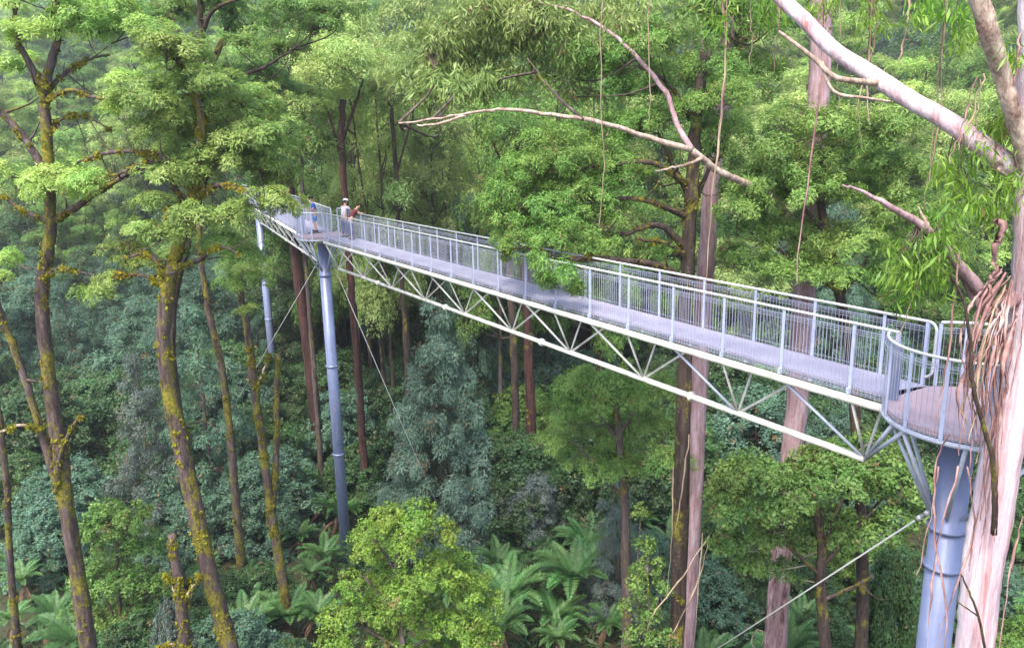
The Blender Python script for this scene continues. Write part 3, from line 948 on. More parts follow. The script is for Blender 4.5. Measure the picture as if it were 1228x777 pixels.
# pale gum trunks on the right
trP = pixel_tree('gum_tree', 'tall smooth pinkish gum trunk crossing behind the right part of the walkway', 26,
    [(924, 850), (930, 777), (938, 650), (948, 560), (957, 460), (966, 330), (977, 200), (983, 100), (985, 0), (986, -70)],
    [([(968, 300), (930, 240, -2), (888, 218, -3.4), (858, 203, -4), (830, 180, -4.4)], .13, .085, M['bark_limb']),
     ([(830, 180, -4.4), (780, 166, -4.6), (720, 147, -4.7), (660, 137, -4.6), (600, 132, -4.4), (540, 140, -4), (478, 148, -3.6)], .08, .022, M['bark_limb']),
     ([(830, 180, -4.4), (812, 150, -4), (799, 112, -3.7), (770, 76, -3.2), (735, 42, -2.6), (690, 16, -2), (640, 0, -1.6)], .085, .035, M['bark_pink']),
     ([(560, 138, -4.1), (520, 150, -4), (500, 150, -3.9)], .04, .02, M['bark_limb']), ([(700, 144, -4.7), (672, 120, -4.5), (650, 96, -4.2), (632, 70, -4)], .05, .02, M['bark_brown']),
     ([(842, 190, -4.4), (815, 200, -4.3), (785, 205, -4.2)], .05, .02, M['bark_limb'])],
    [(560, 70, 46, 22), (610, 50, 44, 22), (650, 30, 44, 22), (700, 60, 40, 20), (540, 110, 40, 18), (600, 100, 40, 18), (660, 85, 38, 18), (580, 20, 46, 20), (520, 50, 40, 20),
     (720, 20, 40, 20), (640, 0, 44, 20), (770, 30, 40, 22), (500, 90, 36, 18), (690, 110, 30, 15)],
    'leaf_pale', 'gum', M['bark_pink'], .40, .30, depth=1.6, size=1.25, leafs=1.6, dens=1.3, twigm='twig', sub=False)
trO = pixel_tree('gum_tree', 'purplish gum trunk standing right beside the dark limbed trunk', 27.5,
    [(815, 850), (822, 770), (832, 600), (838, 450), (846, 330), (853, 230), (859, 160), (870, 60), (880, -50)],
    [([(858, 170), (880, 120, .3), (900, 60, .4)], .1, .04), ([(864, 110), (846, 70, .4), (840, 30, .6)], .1, .04)],
    [(890, 40, 40, 24), (850, 20, 42, 24), (905, 80, 36, 20), (870, 0, 44, 24), (930, 20, 36, 22)],
    'leaf_mid', 'soft', M['bark_pink'], .36, .24, depth=2, size=1.2)
trN = pixel_tree('dark_limbed_tree', 'dark trunk whose bushy green limb hangs over the walkway railing', 23.3,
    [(800, 850), (811, 777), (816, 640), (820, 480), (823, 350), (828, 250), (832, 190), (836, 130), (846, 60)],
    [([(826, 302), (790, 270, -.3), (745, 281, -.5), (690, 272, -.7)], .12, .04), ([(825, 312), (800, 292, -.4), (762, 286, -.6)], .08, .03),
     ([(823, 348), (800, 322, -.8), (740, 312, -1.2), (682, 310, -1.5), (642, 304, -1.6)], .13, .05), ([(710, 308, -1.4), (692, 312, -2.2), (672, 322, -2.9)], .04, .012), ([(650, 303, -1.6), (628, 298, -1.7), (606, 302, -1.8)], .04, .012), ([(828, 240), (806, 195, .2), (790, 160, .3)], .09, .04),
     ([(829, 255), (850, 205, .4), (872, 178, .5)], .08, .03), ([(830, 225), (780, 195, -.3), (720, 200, -.5), (668, 205, -.7)], .10, .03), ([(828, 262), (770, 240, -.5), (700, 240, -.8), (625, 250, -1)], .10, .03),
     ([(834, 150), (800, 100, -.2), (765, 80, -.3)], .08, .03), ([(836, 130), (858, 95, .3), (880, 80, .4)], .07, .03)],
    [(642, 198, 36, 24, -.6), (620, 230, 30, 24, -.8), (612, 265, 26, 22, -.9), (652, 250, 40, 26, -1), (690, 188, 40, 24, -.4), (702, 230, 40, 24, -.8), (660, 168, 36, 18, -.2), (736, 215, 36, 24, -.3),
     (702, 268, 40, 20, -1), (646, 280, 34, 18, -1.2), (622, 284, 20, 14, -1.2), (722, 250, 30, 20, -.6), (740, 186, 28, 18, .2), (606, 304, 15, 11, -1.7), (648, 312, 12, 9, -2.5), (656, 334, 8, 7, -2.8), (682, 330, 17, 13, -3.0), (694, 346, 10, 8, -3.1), (622, 290, 20, 11, -1.5),
     (676, 284, 30, 16, -1.4), (600, 240, 18, 16, -.8), (780, 300, 24, 14, .2), (720, 290, 26, 14, -.8), (650, 218, 34, 22, .4), (690, 210, 34, 22, .5),
     (762, 104, 40, 22), (802, 88, 40, 22), (742, 64, 40, 22), (790, 140, 36, 20), (840, 126, 32, 20), (760, 150, 34, 18), (850, 84, 40, 22), (880, 112, 36, 20), (800, 50, 40, 22), (870, 150, 30, 20), (856, 158, 26, 16, .2), (870, 182, 20, 12, .5), (846, 176, 18, 11, .4), (775, 205, 26, 14, .6)],
    'leaf_mid', 'soft', M['bark_dark'], .28, .15, depth=1.0, size=.72, dens=1.0, moss=120)
trR = pixel_tree('broadleaf_tree', 'rounded mid green crown above the walkway covering the pinkish gum trunk', 24,
    [(1030, 850), (1034, 700), (1030, 560), (1020, 440), (1008, 360), (995, 300), (985, 250), (975, 200)],
    [([(1005, 350), (950, 310, .2), (915, 290, .2)], .08, .03), ([(1008, 355), (1040, 310, -.2), (1060, 270, -.2)], .08, .03), ([(990, 280), (955, 240, 0), (930, 215, 0)], .08, .03),
     ([(984, 240), (1010, 200, .3), (1030, 175, .4)], .07, .03), ([(978, 215), (955, 180, -.1), (945, 155, 0)], .07, .03)],
    [(950, 150, 40, 22), (985, 188, 38, 22), (1030, 168, 40, 24), (1062, 150, 36, 22), (900, 220, 36, 24), (940, 208, 40, 24), (980, 230, 44, 24), (1030, 230, 44, 26), (900, 270, 36, 24), (950, 278, 44, 26),
     (1000, 290, 44, 26), (1042, 288, 36, 24), (920, 318, 36, 18), (970, 328, 42, 18), (1020, 332, 40, 18), (886, 250, 28, 20), (884, 300, 24, 18), (1062, 200, 36, 24), (1076, 250, 30, 24), (1000, 148, 36, 18), (925, 180, 30, 18),
     (1080, 320, 34, 20), (1100, 200, 34, 24), (1110, 260, 34, 24)],
    'leaf_olive', 'soft', M['bark_dark'], .22, .10, depth=1.2, size=.85, dens=1.1)
trQ = pixel_tree('broadleaf_tree', 'bushy olive green treetop under the deck end in front of the pinkish gum trunk', 21.5,
    [(1004, 850), (990, 777), (984, 700), (985, 650), (975, 595), (968, 560)],
    [([(984, 690), (940, 650, -.3), (900, 615, -.4)], .07, .03), ([(985, 680), (1030, 630, -.2), (1060, 595, -.2)], .07, .03), ([(985, 660), (1010, 600, .3), (1030, 570, .3)], .06, .03), ([(978, 610), (940, 580, .2), (915, 570, .3)], .06, .03), ([(986, 720), (1030, 700, -.5), (1045, 690, -.7)], .06, .04, M['bark_moss'])],
    [(880, 580, 34, 20), (870, 610, 28, 20), (915, 568, 40, 20), (950, 590, 40, 22), (1000, 578, 44, 22), (1050, 578, 40, 22), (1090, 580, 34, 22), (880, 650, 28, 18), (920, 640, 34, 18), (960, 640, 34, 20),
     (1010, 628, 40, 22), (1050, 640, 34, 20), (905, 678, 24, 12), (940, 684, 22, 12), (1090, 618, 30, 18), (980, 556, 34, 18), (925, 610, 34, 18), (1025, 556, 34, 14), (1070, 550, 30, 12)],
    'leaf_olive', 'broad', M['bark_dark'], .20, .10, depth=1.0, size=.75, twigm='twig_pale', dens=1.0)
trF = pixel_tree('broadleaf_tree', 'olive treetop below the truss middle left of the dark limbed trunk', 28,
    [(748, 850), (752, 760), (750, 650), (748, 580), (742, 520), (738, 480)],
    [([(749, 600), (710, 555, -.3), (690, 530, -.4)], .08, .03), ([(748, 580), (785, 540, -.2), (800, 520, -.2)], .08, .03), ([(744, 530), (712, 490, .2), (700, 475, .3)], .07, .03), ([(743, 520), (768, 485, .2), (780, 470, .3)], .06, .03)],
    [(690, 470, 34, 22), (730, 460, 40, 22), (770, 470, 36, 22), (700, 510, 36, 22), (740, 520, 40, 22), (690, 550, 34, 18), (740, 556, 40, 16), (790, 510, 34, 22), (802, 550, 28, 18), (678, 496, 26, 18), (812, 472, 24, 18), (720, 486, 36, 20), (765, 500, 36, 20), (665, 530, 20, 14)],
    'leaf_olive', 'soft', M['bark_brown'], .24, .10, depth=1.3, size=.9, dens=1.1)
trD = pixel_tree('yellow_green_bush', 'bright yellow green bush with a narrower upper tier at the bottom centre', 25,
    [(496, 860), (486, 800), (478, 730), (476, 680), (482, 640)],
    [([(480, 745), (445, 700, -.3), (432, 690, -.4)], .06, .025), ([(480, 740), (520, 705, -.2), (545, 700, -.2)], .06, .025), ([(477, 690), (455, 655, .2), (445, 645, .3)], .05, .02), ([(478, 680), (505, 645, .1), (525, 640, .2)], .05, .02), ([(484, 780), (540, 755, .2), (580, 745, .3)], .06, .02), ([(484, 780), (440, 755, .2), (415, 750, .3)], .06, .02)],
    [(440, 642, 26, 18), (470, 626, 30, 18), (505, 622, 30, 18), (534, 640, 20, 16), (486, 648, 40, 20), (440, 664, 28, 14), (424, 702, 30, 18), (465, 695, 34, 18), (520, 690, 40, 18), (560, 706, 34, 16),
     (412, 740, 30, 20), (450, 735, 40, 20), (500, 740, 44, 22), (552, 745, 40, 20), (588, 726, 22, 12), (402, 772, 26, 18), (460, 778, 44, 20), (530, 782, 44, 20), (580, 768, 30, 18), (540, 665, 16, 12), (488, 708, 40, 18)],
    'leaf_yellow', 'broad', M['bark_brown'], .16, .07, depth=.9, size=.62, cat='bush', dens=.95, padk=.86, leafs=1.15)

# ------------------------------------------------------------------ the pale peeling gum tree in front at the right
YX = 10.3
xroot = pixel_tree('gum_tree', 'nearest white and pink gum trunk with shredded hanging bark at the right edge', YX,
    [(1160, 860), (1168, 777), (1176, 700), (1188, 620), (1203, 540), (1219, 470), (1232, 400), (1239, 320), (1243, 240), (1246, 120), (1250, -40), (1252, -120)],
    [([(1243, 250), (1229, 188, -.1), (1213, 130, -.2), (1200, 85, -.2), (1186, 40, -.3), (1168, -16, -.3)], .10, .115, M['bark_limb']),
     ([(1236, 345), (1195, 370, -.1), (1172, 345, -.2), (1150, 318, -.3), (1112, 276, -.4), (1085, 258, -.5), (1060, 244, -.6), (1036, 230, -.6), (1010, 222, -.7)], .10, .012, M['bark_pink']),
     ([(1205, 395, -.2), (1180, 372, -.2), (1160, 338, -.1), (1148, 318, -.2)], .08, .05, M['bark_pink']),
     ([(1118, 282, -.4), (1108, 262, -.4), (1101, 248, -.4)], .035, .008, M['bark_limb']),
     ([(1192, 640, -.42), (1193, 600, -.46), (1190, 550, -.48), (1178, 505, -.5), (1166, 455, -.5), (1163, 410, -.5), (1155, 360, -.5), (1140, 330, -.5)], .042, .015, M['bark_dark']),
     ([(1184, 790, -.4), (1172, 735, -.5), (1158, 700, -.5), (1152, 688, -.5)], .022, .008, M['bark_dark']),
     ([(1172, 738, -.5), (1152, 724, -.6), (1147, 720, -.6)], .012, .006, M['bark_dark']),
     ([(1250, -60, .2), (1120, -50, 1.5), (960, -46, 2.6), (820, -44, 3.2), (660, -50, 3.6)], .14, .05, M['bark_limb'])],
    [], 'leaf_gum', 'gum', M['bark_white'], .27, .24, sub=False)
# broken limb lying across the top right, its splintered end by the trunk
P = catmull([at(u, v, YX + dy) for u, v, dy in [(1236, 226, .1), (1214, 206, .1), (1196, 188, .15), (1140, 148, .5), (1095, 122, .8), (1045, 90, 1.2), (1000, 60, 1.5), (965, 25, 1.8), (930, -8, 2.1), (900, -40, 2.3), (900, -60, 3)]], 6)
MB().tube(P, np.concatenate([np.linspace(.05, .13, 10), np.linspace(.135, .085, len(P) - 10)]), 14, True, .05).build('broken_limb', M['bark_white'], xroot)
sp = MB()
for i in range(16):
    a = P[10] + RNG.normal(0, .06, 3)
    dd = unit(P[4] - P[12])
    sp.tube([a, a + dd * RNG.uniform(.15, .42) + RNG.normal(0, .03, 3)], [.035, .004], 5, False)
sp.build('splinters', M['bark_limb'], xroot)
for pts, ra in (([(1062, 100, 1.1), (1030, 98, 1.0), (1000, 92, 1.0), (978, 72, 1.1), (950, 50, 1.2), (934, 38, 1.3)], .05), ([(985, 75, 1.1), (1000, 110, 1.0), (1040, 118, .9), (1068, 122, .9)], .03)):
    Q = catmull([at(u, v, YX + dy) for u, v, dy in pts], 6)
    MB().tube(Q, np.linspace(ra, ra * .4, len(Q)), 8, True, .08).build('broken_twig', M['bark_limb'], xroot)

# shredded bark round the fork and down the front of the trunk
def strip(pts, w, m='bark_strip', parent=xroot, curl=.3, wig=.015, name='bark_strip'):
    Q = catmull(pts, 5)
    Q += RNG.normal(0, wig, Q.shape)
    MB().ribbon(Q, w, curl).build(name, M[m], parent)
for i in range(34):      # torn sheaf: runs down and left from the fork, then hangs free
    t = RNG.uniform(0, 1)
    u0, v0 = 1216 - 20 * t + RNG.normal(0, 4), 318 + 90 * RNG.uniform(0, 1)
    dx = RNG.uniform(12, 70) * (1 - .4 * t)
    v2 = v0 + RNG.uniform(50, 120)
    L2 = RNG.uniform(15, 110) * (1 if RNG.uniform() < .8 else 1.9)
    dy = -.26 - RNG.uniform(0, .22)
    strip([at(u0, v0, YX - .2), at(u0 - dx * .62, (v0 + v2) / 2, YX + dy), at(u0 - dx * .95, v2, YX + dy), at(u0 - dx * 1.0 - RNG.uniform(-4, 5), v2 + L2 * .5, YX + dy), at(u0 - dx - RNG.uniform(-6, 9), v2 + L2, YX + dy)],
          RNG.uniform(.015, .065), 'bark_strip' if RNG.uniform() < .88 else 'bark_strip_tan', wig=.005)
for i in range(9):      # strips still lying along the trunk
    f = RNG.uniform(-22, -4)
    v0 = RNG.uniform(300, 560)
    l = RNG.uniform(90, 220)
    cx = lambda v: np.interp(v, [240, 320, 400, 470, 540, 620, 700, 777], [1243, 1239, 1232, 1219, 1203, 1188, 1176, 1168])
    strip([at(cx(v) + f, v, YX - .30 * math.sqrt(max(.05, 1 - (f / 27) ** 2)) - .02) for v in np.linspace(v0, min(v0 + l, 777), 5)], RNG.uniform(.015, .035), 'bark_strip', wig=.004)
# long ribbons that fell across the column
for pts in ([(1150, 560), (1128, 640), (1118, 700), (1110, 790)], [(1136, 520), (1122, 560), (1120, 640), (1134, 730), (1130, 800)], [(1160, 560), (1166, 640), (1140, 720), (1120, 790)],
            [(1228, 620), (1216, 660), (1206, 720), (1196, 790)], [(1126, 560), (1116, 620), (1100, 690)], [(1150, 300), (1142, 370), (1136, 430), (1120, 520)]):
    strip([at(u, v, YX - .45) for u, v in pts], .04, 'bark_strip', wig=.01)
for pts, w in ((([(1192, 262), (1200, 285), (1196, 305), (1192, 330)]), .10), (([(1190, 328), (1184, 345), (1190, 372), (1196, 400)]), .05)):
    strip([at(u, v, YX - .3) for u, v in pts], w, 'bark_strip', curl=.8)

# long ribbons hanging from the limbs overhead
HANG = [((872, -42), (868, 90), (858, 210), (846, 345), 13.2, .055), ((862, -42), (870, 60), (866, 130), (862, 180), 13.2, .035), ((986, -44), (984, 90), (970, 200), (955, 338), 12.6, .05),
        ((1142, -46), (1128, 60), (1122, 130), (1108, 255), 11.8, .035), ((1136, -46), (1130, 90), (1124, 160), (1112, 220), 11.7, .05), ((1048, -44), (1044, 60), (1040, 110), (1042, 150), 12.2, .05),
        ((1040, -44), (1050, 40), (1030, 120), (1034, 180), 12.2, .03), ((930, -42), (934, 20), (930, 60), (928, 90), 12.8, .03), ((722, -46), (722, 150), (724, 200), (718, 272), 13.7, .035),
        ((1110, 262), (1102, 300), (1098, 350), (1072, 410), 9.8, .03), ((1170, 92), (1160, 130), (1150, 160), (1140, 195), 10.0, .03), ((1176, 94), (1166, 140), (1156, 160), (1148, 180), 10.0, .025),
        ((1178, 90), (1174, 120), (1170, 150), (1160, 180), 10.0, .03), ((1086, -46), (1090, 10), (1084, 40), (1078, 80), 12.0, .06), ((1010, -44), (1008, 30), (1004, 80), (1006, 130), 12.4, .03),
        ((905, -42), (900, 10), (902, 50), (898, 80), 12.9, .02), ((776, -44), (778, 60), (780, 110), (776, 150), 13.5, .02), ((1224, 40), (1220, 70), (1215, 100), (1226, 130), 10.0, .03)]
for a, b, c, d_, y, w in HANG:
    strip([at(*q, y) for q in (a, b, c, d_)], w, 'bark_strip_tan' if RNG.uniform() < .6 else 'bark_strip', wig=.012)
# ribbons below the walkway end on the pinkish trunk and over the dark trunk
for pts, y in (([(808, 560), (806, 640), (800, 720)], 21.5), ([(850, 640), (820, 690), (788, 730), (775, 755)], 22), ([(850, 645), (836, 700), (806, 760), (800, 790)], 22), ([(842, 640), (838, 700), (830, 790)], 22), ([(826, 520), (818, 590), (810, 640)], 22.5)):
    strip([at(u, v, y) for u, v in pts], .06, 'bark_strip_tan', trN)
for i in range(8):
    f = RNG.uniform(-12, 12)
    strip([at(934 + f - (v - 700) * .12, v, 25.5) for v in (640 + RNG.uniform(0, 40), 700, 750, 800)], .07, 'bark_strip', trP)
strip([at(u, v, 25) for u, v in [(915, 790), (902, 770), (908, 755), (918, 760), (912, 775)]], .06, 'bark_strip_tan', trP)

# drooping gum leaves on the broken branch and by the trunk
def gum_spray(pads, seed):
    r = np.random.default_rng(seed)
    st = dict(L=.15, W=.024, n=30, r=.17, flat=.8, dome=.1, droop=2.2, nn=1.3)
    Cs, Ns = [], []
    tw = MB()
    for u, v, ru, rv, dy, k, su, sv in pads:
        src = at(su, sv, YX + dy)
        for _ in range(k):
            p = at(u + r.normal(0, ru * .55), v + r.normal(0, rv * .55), YX + dy + r.normal(0, .25))
            Cs.append(p)
            Ns.append(r.normal(0, .6, 3) + np.array([0, 0, .6]))
            if r.uniform() < .6:
                pl = twig_line(src, p + np.array([0, 0, .08]), r, 4, -.12)
                tw.tube(pl, np.linspace(.008, .003, len(pl)), 4, False)
    V, t = sprays(Cs, Ns, st, 1., 1., r)
    link('foliage', quad_mesh('foliage', V - base_of(xroot), t, M['leaf_gum']), xroot)
    tw.build('leaf_twigs', M['twig'], xroot)
gum_spray([(1108, 302, 30, 26, -.4, 22, 1120, 284), (1086, 330, 20, 26, -.4, 16, 1100, 270), (1136, 300, 20, 16, -.3, 9, 1135, 300), (1120, 340, 20, 20, -.3, 9, 1120, 284), (1070, 350, 10, 18, -.5, 5, 1080, 300)], 3)
gum_spray([(1196, 160, 18, 22, .2, 12, 1222, 160), (1206, 215, 16, 30, .1, 14, 1230, 190), (1168, 170, 18, 20, .3, 8, 1196, 140), (1140, 200, 16, 30, .4, 10, 1150, 150), (1150, 250, 16, 24, .4, 8, 1150, 200), (1190, 250, 16, 18, .1, 7, 1230, 200)], 4)
gum_spray([(1120, 20, 26, 20, 1.2, 12, 1120, -46), (1150, 40, 22, 22, .9, 8, 1140, -46), (1040, 20, 20, 20, 2, 8, 1040, -46), (920, 20, 20, 16, 2.6, 8, 930, -46), (1215, 60, 10, 30, .2, 6, 1240, 40), (980, 10, 20, 14, 2.4, 6, 985, -46), (870, 20, 22, 16, 2.9, 7, 872, -44)], 5)

# ------------------------------------------------------------------ trees, shrubs and ferns of the forest
PROTO, RECOLOUR, CROWN0 = {}, {}, {}
def stem(b, pts, r0, r1, n=8):
    P = catmull(pts, 4)
    P[1:-1] += RNG.normal(0, .04, (len(P) - 2, 3))
    b.tube(P, np.linspace(r0, r1, len(P)), n, True, .06)
    return P

def proto_tall(seed, leaf, barkm, h=22., spread=3.4, stems=1, npad=20, padr=1.5, start=.45, style='soft', size=1.9, leafs=.8):
    r = np.random.default_rng(seed)
    root = thing('slender_tree' if stems > 1 else 'tall_tree', (0, 0, 0), None, 'tree')
    wood, tips = [], []
    b = MB()
    for i in range(stems):
        a = r.uniform(0, 6.28)
        o = np.array([math.cos(a), math.sin(a), 0]) * (0 if stems == 1 else .5)
        lean = np.array([math.cos(a), math.sin(a), 0]) * (r.uniform(.2, .9) if stems == 1 else r.uniform(.8, 1.8))
        hh = h * r.uniform(.86, .97)
        P = stem(b, [o * 1. + [0, 0, -1], o + lean * .2 + [0, 0, hh * .3], o + lean * .6 + r.normal(0, .25, 3) + [0, 0, hh * .62], o + lean + [0, 0, hh]], h * .0135 / stems ** .4, .05)
        wood.append(P[len(P) // 3:])
        tips.append(P)
    b.build('trunk', M[barkm], root)
    lb = MB()
    pads = []
    for i in range(npad):
        f = start + (1 - start) * (i + r.uniform(.2, .8)) / npad
        P = tips[i % stems]
        c0 = P[min(len(P) - 1, int(f * len(P)))]
        a = i * 2.4 + r.uniform(-.6, .6)
        q = (f - start) / (1 - start)
        rad = spread * math.sin(min(1, q * 1.25 + .22) * math.pi * .86) * r.uniform(.45, 1.05)
        pr = padr * r.uniform(.7, 1.25)
        c = c0 + np.array([math.cos(a) * rad, math.sin(a) * rad, r.uniform(.3, 1.4)])
        Q = twig_line(c0 - [0, 0, .6], c - [0, 0, .3], r, 5, .05)
        lb.tube(Q, np.linspace(.075, .025, len(Q)), 5, False)
        wood.append(Q)
        pads.append((c, pr, pr, pr * r.uniform(.45, .75)))
    lb.build('branches', M[barkm], root)
    finish_crown(root, 'crown', M[leaf], pads, np.concatenate(wood), STY[style], M['twig'], 1.1, size, .12, leafs, -.4, r)
    return root

def proto_dense(seed, leaf, style='soft', h=10., rad=3.6, npad=46, padr=1.25, low=.12, size=1.5, leafs=.8, peak=.5):
    """leafy nearly to the ground, lumpy rounded outline"""
    r = np.random.default_rng(seed)
    root = thing('bushy_tree', (0, 0, 0), None, 'tree')
    b = MB()
    P = stem(b, [[0, 0, -1], [.1, 0, h * .3], [r.normal(0, .3), r.normal(0, .3), h * .6], [0, 0, h * .9]], h * .016, .04)
    b.build('trunk', M['bark_dark'], root)
    pads = []
    lum = r.uniform(0, 6.28, 2)
    for i in range(npad):
        f = low + (1 - low) * (i + r.uniform(0, 1)) / npad
        e = math.sin(math.pi * min(1, max(.06, (f - low * .5)) ** peak)) ** .7
        a = i * 2.399 + r.normal(0, .3)
        R = rad * e * r.uniform(.62, 1.02) * (1 + .16 * math.sin(2 * a + lum[0]) + .1 * math.sin(3 * a + lum[1]))
        pr = padr * r.uniform(.7, 1.2)
        pads.append((np.array([R * math.cos(a), R * math.sin(a), f * h - pr * .3]), pr, pr, pr * r.uniform(.5, .8)))
    finish_crown(root, 'crown', M[leaf], pads, P[2:], STY[style], M['twig'], 1., size, .06, leafs, -.45, r)
    return root

def proto_plume(seed, leaf='leaf_blue', h=10., rad=3., tiers=11, full=2.8):
    """soft drooping sprays in tiers, pointed top"""
    r = np.random.default_rng(seed)
    root = thing('conical_tree', (0, 0, 0), None, 'tree')
    b = MB()
    P = stem(b, [[0, 0, -1], [0, 0, h * .3], [.1, 0, h * .6], [0, 0, h * .97]], h * .014, .03)
    b.build('trunk', M['bark_brown'], root)
    pads = []
    for t in range(tiers):
        f = .08 + .9 * t / (tiers - 1)
        R = rad * (1 - f) ** .75 + .12
        n = max(1, int(R * full + r.uniform(0, 1.5)))
        for j in range(n):
            a = j * 6.283 / n + t * 1.1 + r.normal(0, .25)
            q = R * r.uniform(.6, 1.12)
            pr = r.uniform(.65, 1.05) * (.55 + .45 * (1 - f))
            pads.append((np.array([q * math.cos(a), q * math.sin(a), f * h + r.normal(0, .25)]), pr, pr, pr * .6))
    finish_crown(root, 'crown', M[leaf], pads, P[2:], STY['plume'], M['twig'], 1.1 if full < 3 else 1.75, 1., .08, .85, -.5, r)
    return root

def frond(L, arch, yaw, r, wid=.3, dead=False):
    """one arching fern frond: a midrib with paired leaflets"""
    n = 22
    t = np.linspace(0, 1, n)
    el = np.radians(np.linspace(62 if not dead else -30, 62 - arch if not dead else -80, n))
    x = np.concatenate([[0], np.cumsum(np.cos(el[:-1]))]) * L / n
    z = np.concatenate([[0], np.cumsum(np.sin(el[:-1]))]) * L / n
    c, s = math.cos(yaw), math.sin(yaw)
    P = np.stack([x * c, x * s, z], 1)
    side = np.array([-s, c, 0])
    T = unit(np.gradient(P, axis=0))
    up = np.cross(T, side)
    w = wid * L * .5 * np.sin(np.clip(t * 1.02 + .05, 0, 1) * math.pi) ** .7 * (t > .12)
    V, tint = [], []
    for i in range(2, n):
        for sg in (-1, 1):
            for k in (0, .5):
                b0 = P[i] + (P[i] - P[i - 1]) * k
                tip = b0 + side * sg * w[i] * r.uniform(.88, 1.06) + T[i] * w[i] * .45 - up[i] * w[i] * -.28 * r.uniform(.3, 1.5)
                m = (b0 + tip) / 2
                ax = T[i] * L * .017
                V += [b0, m - ax, tip, m + ax]
                tint.append(np.clip(.5 + r.normal(0, .14), 0, 1))
    for i in range(n - 1):
        q = side * .012 * L * (1 - t[i])
        V += [P[i] - q, P[i + 1] - q * .9, P[i + 1] + q * .9, P[i] + q]
        tint.append(.2)
    return np.array(V), np.array(tint)

def proto_fern(seed, nf=17, L=2.3, th=1.4, parts=False):
    r = np.random.default_rng(seed)
    root = thing('tree_fern', (0, 0, 0), None, 'tree fern')
    b = MB()
    b.tube([[0, 0, -.4], [0, 0, th * .5], [0, 0, th]], [.16, .13, .15], 10, True, .15)
    b.build('trunk', M['fern_trunk'], root)
    Vs, ts = [], []
    for i in range(nf):
        V, t = frond(L * r.uniform(.8, 1.1), r.uniform(75, 110) if i % 3 else r.uniform(35, 60), i * 2.399 + r.normal(0, .15), r)
        V = V + [0, 0, th]
        if parts:
            link('frond', quad_mesh('frond', V, t, M['leaf_fern']), root)
        Vs.append(V); ts.append(t)
    if not parts:
        link('crown', quad_mesh('crown', np.concatenate(Vs), np.concatenate(ts), M['leaf_fern']), root)
    dv, dt = zip(*[frond(L * .7, 50, r.uniform(0, 6.28), r, .22, True) for _ in range(5)])
    link('dead_fronds', quad_mesh('dead_fronds', np.concatenate(dv) + [0, 0, th - .1], np.concatenate(dt), M['frond_dead']), root)
    return root

def _variants(key, makers):
    PROTO[key] = [[m(), False] for m in makers]
_variants('pale', [lambda: proto_tall(11, 'leaf_pale', 'bark_brown', 22, 3.2, 2, 22, 1.5), lambda: proto_tall(12, 'leaf_pale', 'bark_brown', 22, 3.6, 1, 22, 1.6), lambda: proto_tall(13, 'leaf_pale', 'bark_dark', 22, 3.0, 3, 24, 1.4)])
_variants('tall', [lambda: proto_tall(21, 'leaf_mid', 'bark_brown', 22, 3.6, 1, 26, 1.6, .38), lambda: proto_tall(22, 'leaf_mid', 'bark_dark', 22, 4.0, 2, 28, 1.6, .36)])
_variants('dense', [lambda: proto_dense(31, 'leaf_dark'), lambda: proto_dense(32, 'leaf_dark', h=10, rad=3.2, peak=.7), lambda: proto_dense(33, 'leaf_dark', rad=3.9, npad=52, peak=.42)])
_variants('plume', [lambda: proto_plume(41), lambda: proto_plume(42, rad=2.6), lambda: proto_plume(43, rad=3.4, tiers=10)])
_variants('cone', [lambda: proto_plume(44, 'leaf_bluepale', rad=3.1, tiers=17, full=3.6)])
_variants('bush', [lambda: proto_dense(51, 'leaf_mid', 'broad', 6, 3., 40, .95, .1, 1., 1., .5), lambda: proto_dense(52, 'leaf_mid', 'broad', 6, 2.8, 38, .95, .08, 1., 1., .65)])
_variants('fern', [lambda: proto_fern(61), lambda: proto_fern(62, 15, 2.5, 1.0), lambda: proto_fern(63, 19, 2.2, 2.2)])
_variants('bigfern', [lambda: proto_fern(64, 18, 2.7, 1.6, True)])
DIM = {'pale': (22., 7.4), 'tall': (22., 8.4), 'dense': (10., 8.4), 'plume': (10., 6.6), 'cone': (10., 6.8), 'bush': (6., 7.), 'fern': (1., 1.), 'bigfern': (1., 1.)}

def place(key, x, y, sx, sz, label, group, name=None, leaf=None, cat=None, z=None, rot=None, pick=None):
    vs = PROTO[key]
    v = vs[pick if pick is not None else int(RNG.integers(len(vs)))]
    if not v[1]:
        o, v[1] = v[0], True
    else:
        o = copy_tree(v[0])
    if name and o.name.split('.')[0] != name:
        o.name = name
    o.location = (x, y, (float(ground(x, y)) if z is None else z) - .05)
    o.rotation_euler = (0, 0, RNG.uniform(0, 6.28) if rot is None else rot)
    if 'fern' in key:      # no two lean alike
        o.rotation_euler = (RNG.normal(0, .16), RNG.normal(0, .16), o.rotation_euler[2])
    o.scale = (sx, sx * RNG.uniform(.92, 1.08), sz)
    o['label'] = label
    if group: o['group'] = group
    elif 'group' in o: del o['group']
    if cat: o['category'] = cat
    for ch in o.children:
        if ch.name.startswith('crown'):
            key_ = (CROWN0.get(ch.data.name, ch.data.name), leaf)
            if leaf and key_ not in RECOLOUR:      # the same crown mesh with another species' leaves
                me = bpy.data.meshes[key_[0]].copy()
                me.materials[0] = M[leaf]
                CROWN0[me.name] = key_[0]
                RECOLOUR[key_] = me
            if leaf:
                ch.data = RECOLOUR[key_]
    return o

def top_at(key, u, vtop, Y, wpx, label, group=None, **k):
    """a tree whose top shows at (u, vtop) and that is wpx wide, standing on the ground at distance Y"""
    p = at(u, vtop, Y)
    h = p[2] - float(ground(p[0], Y))
    H, Wd = DIM[key]
    return place(key, p[0], Y, wpx * Y / FPX / Wd, h / H, label, group, **k)

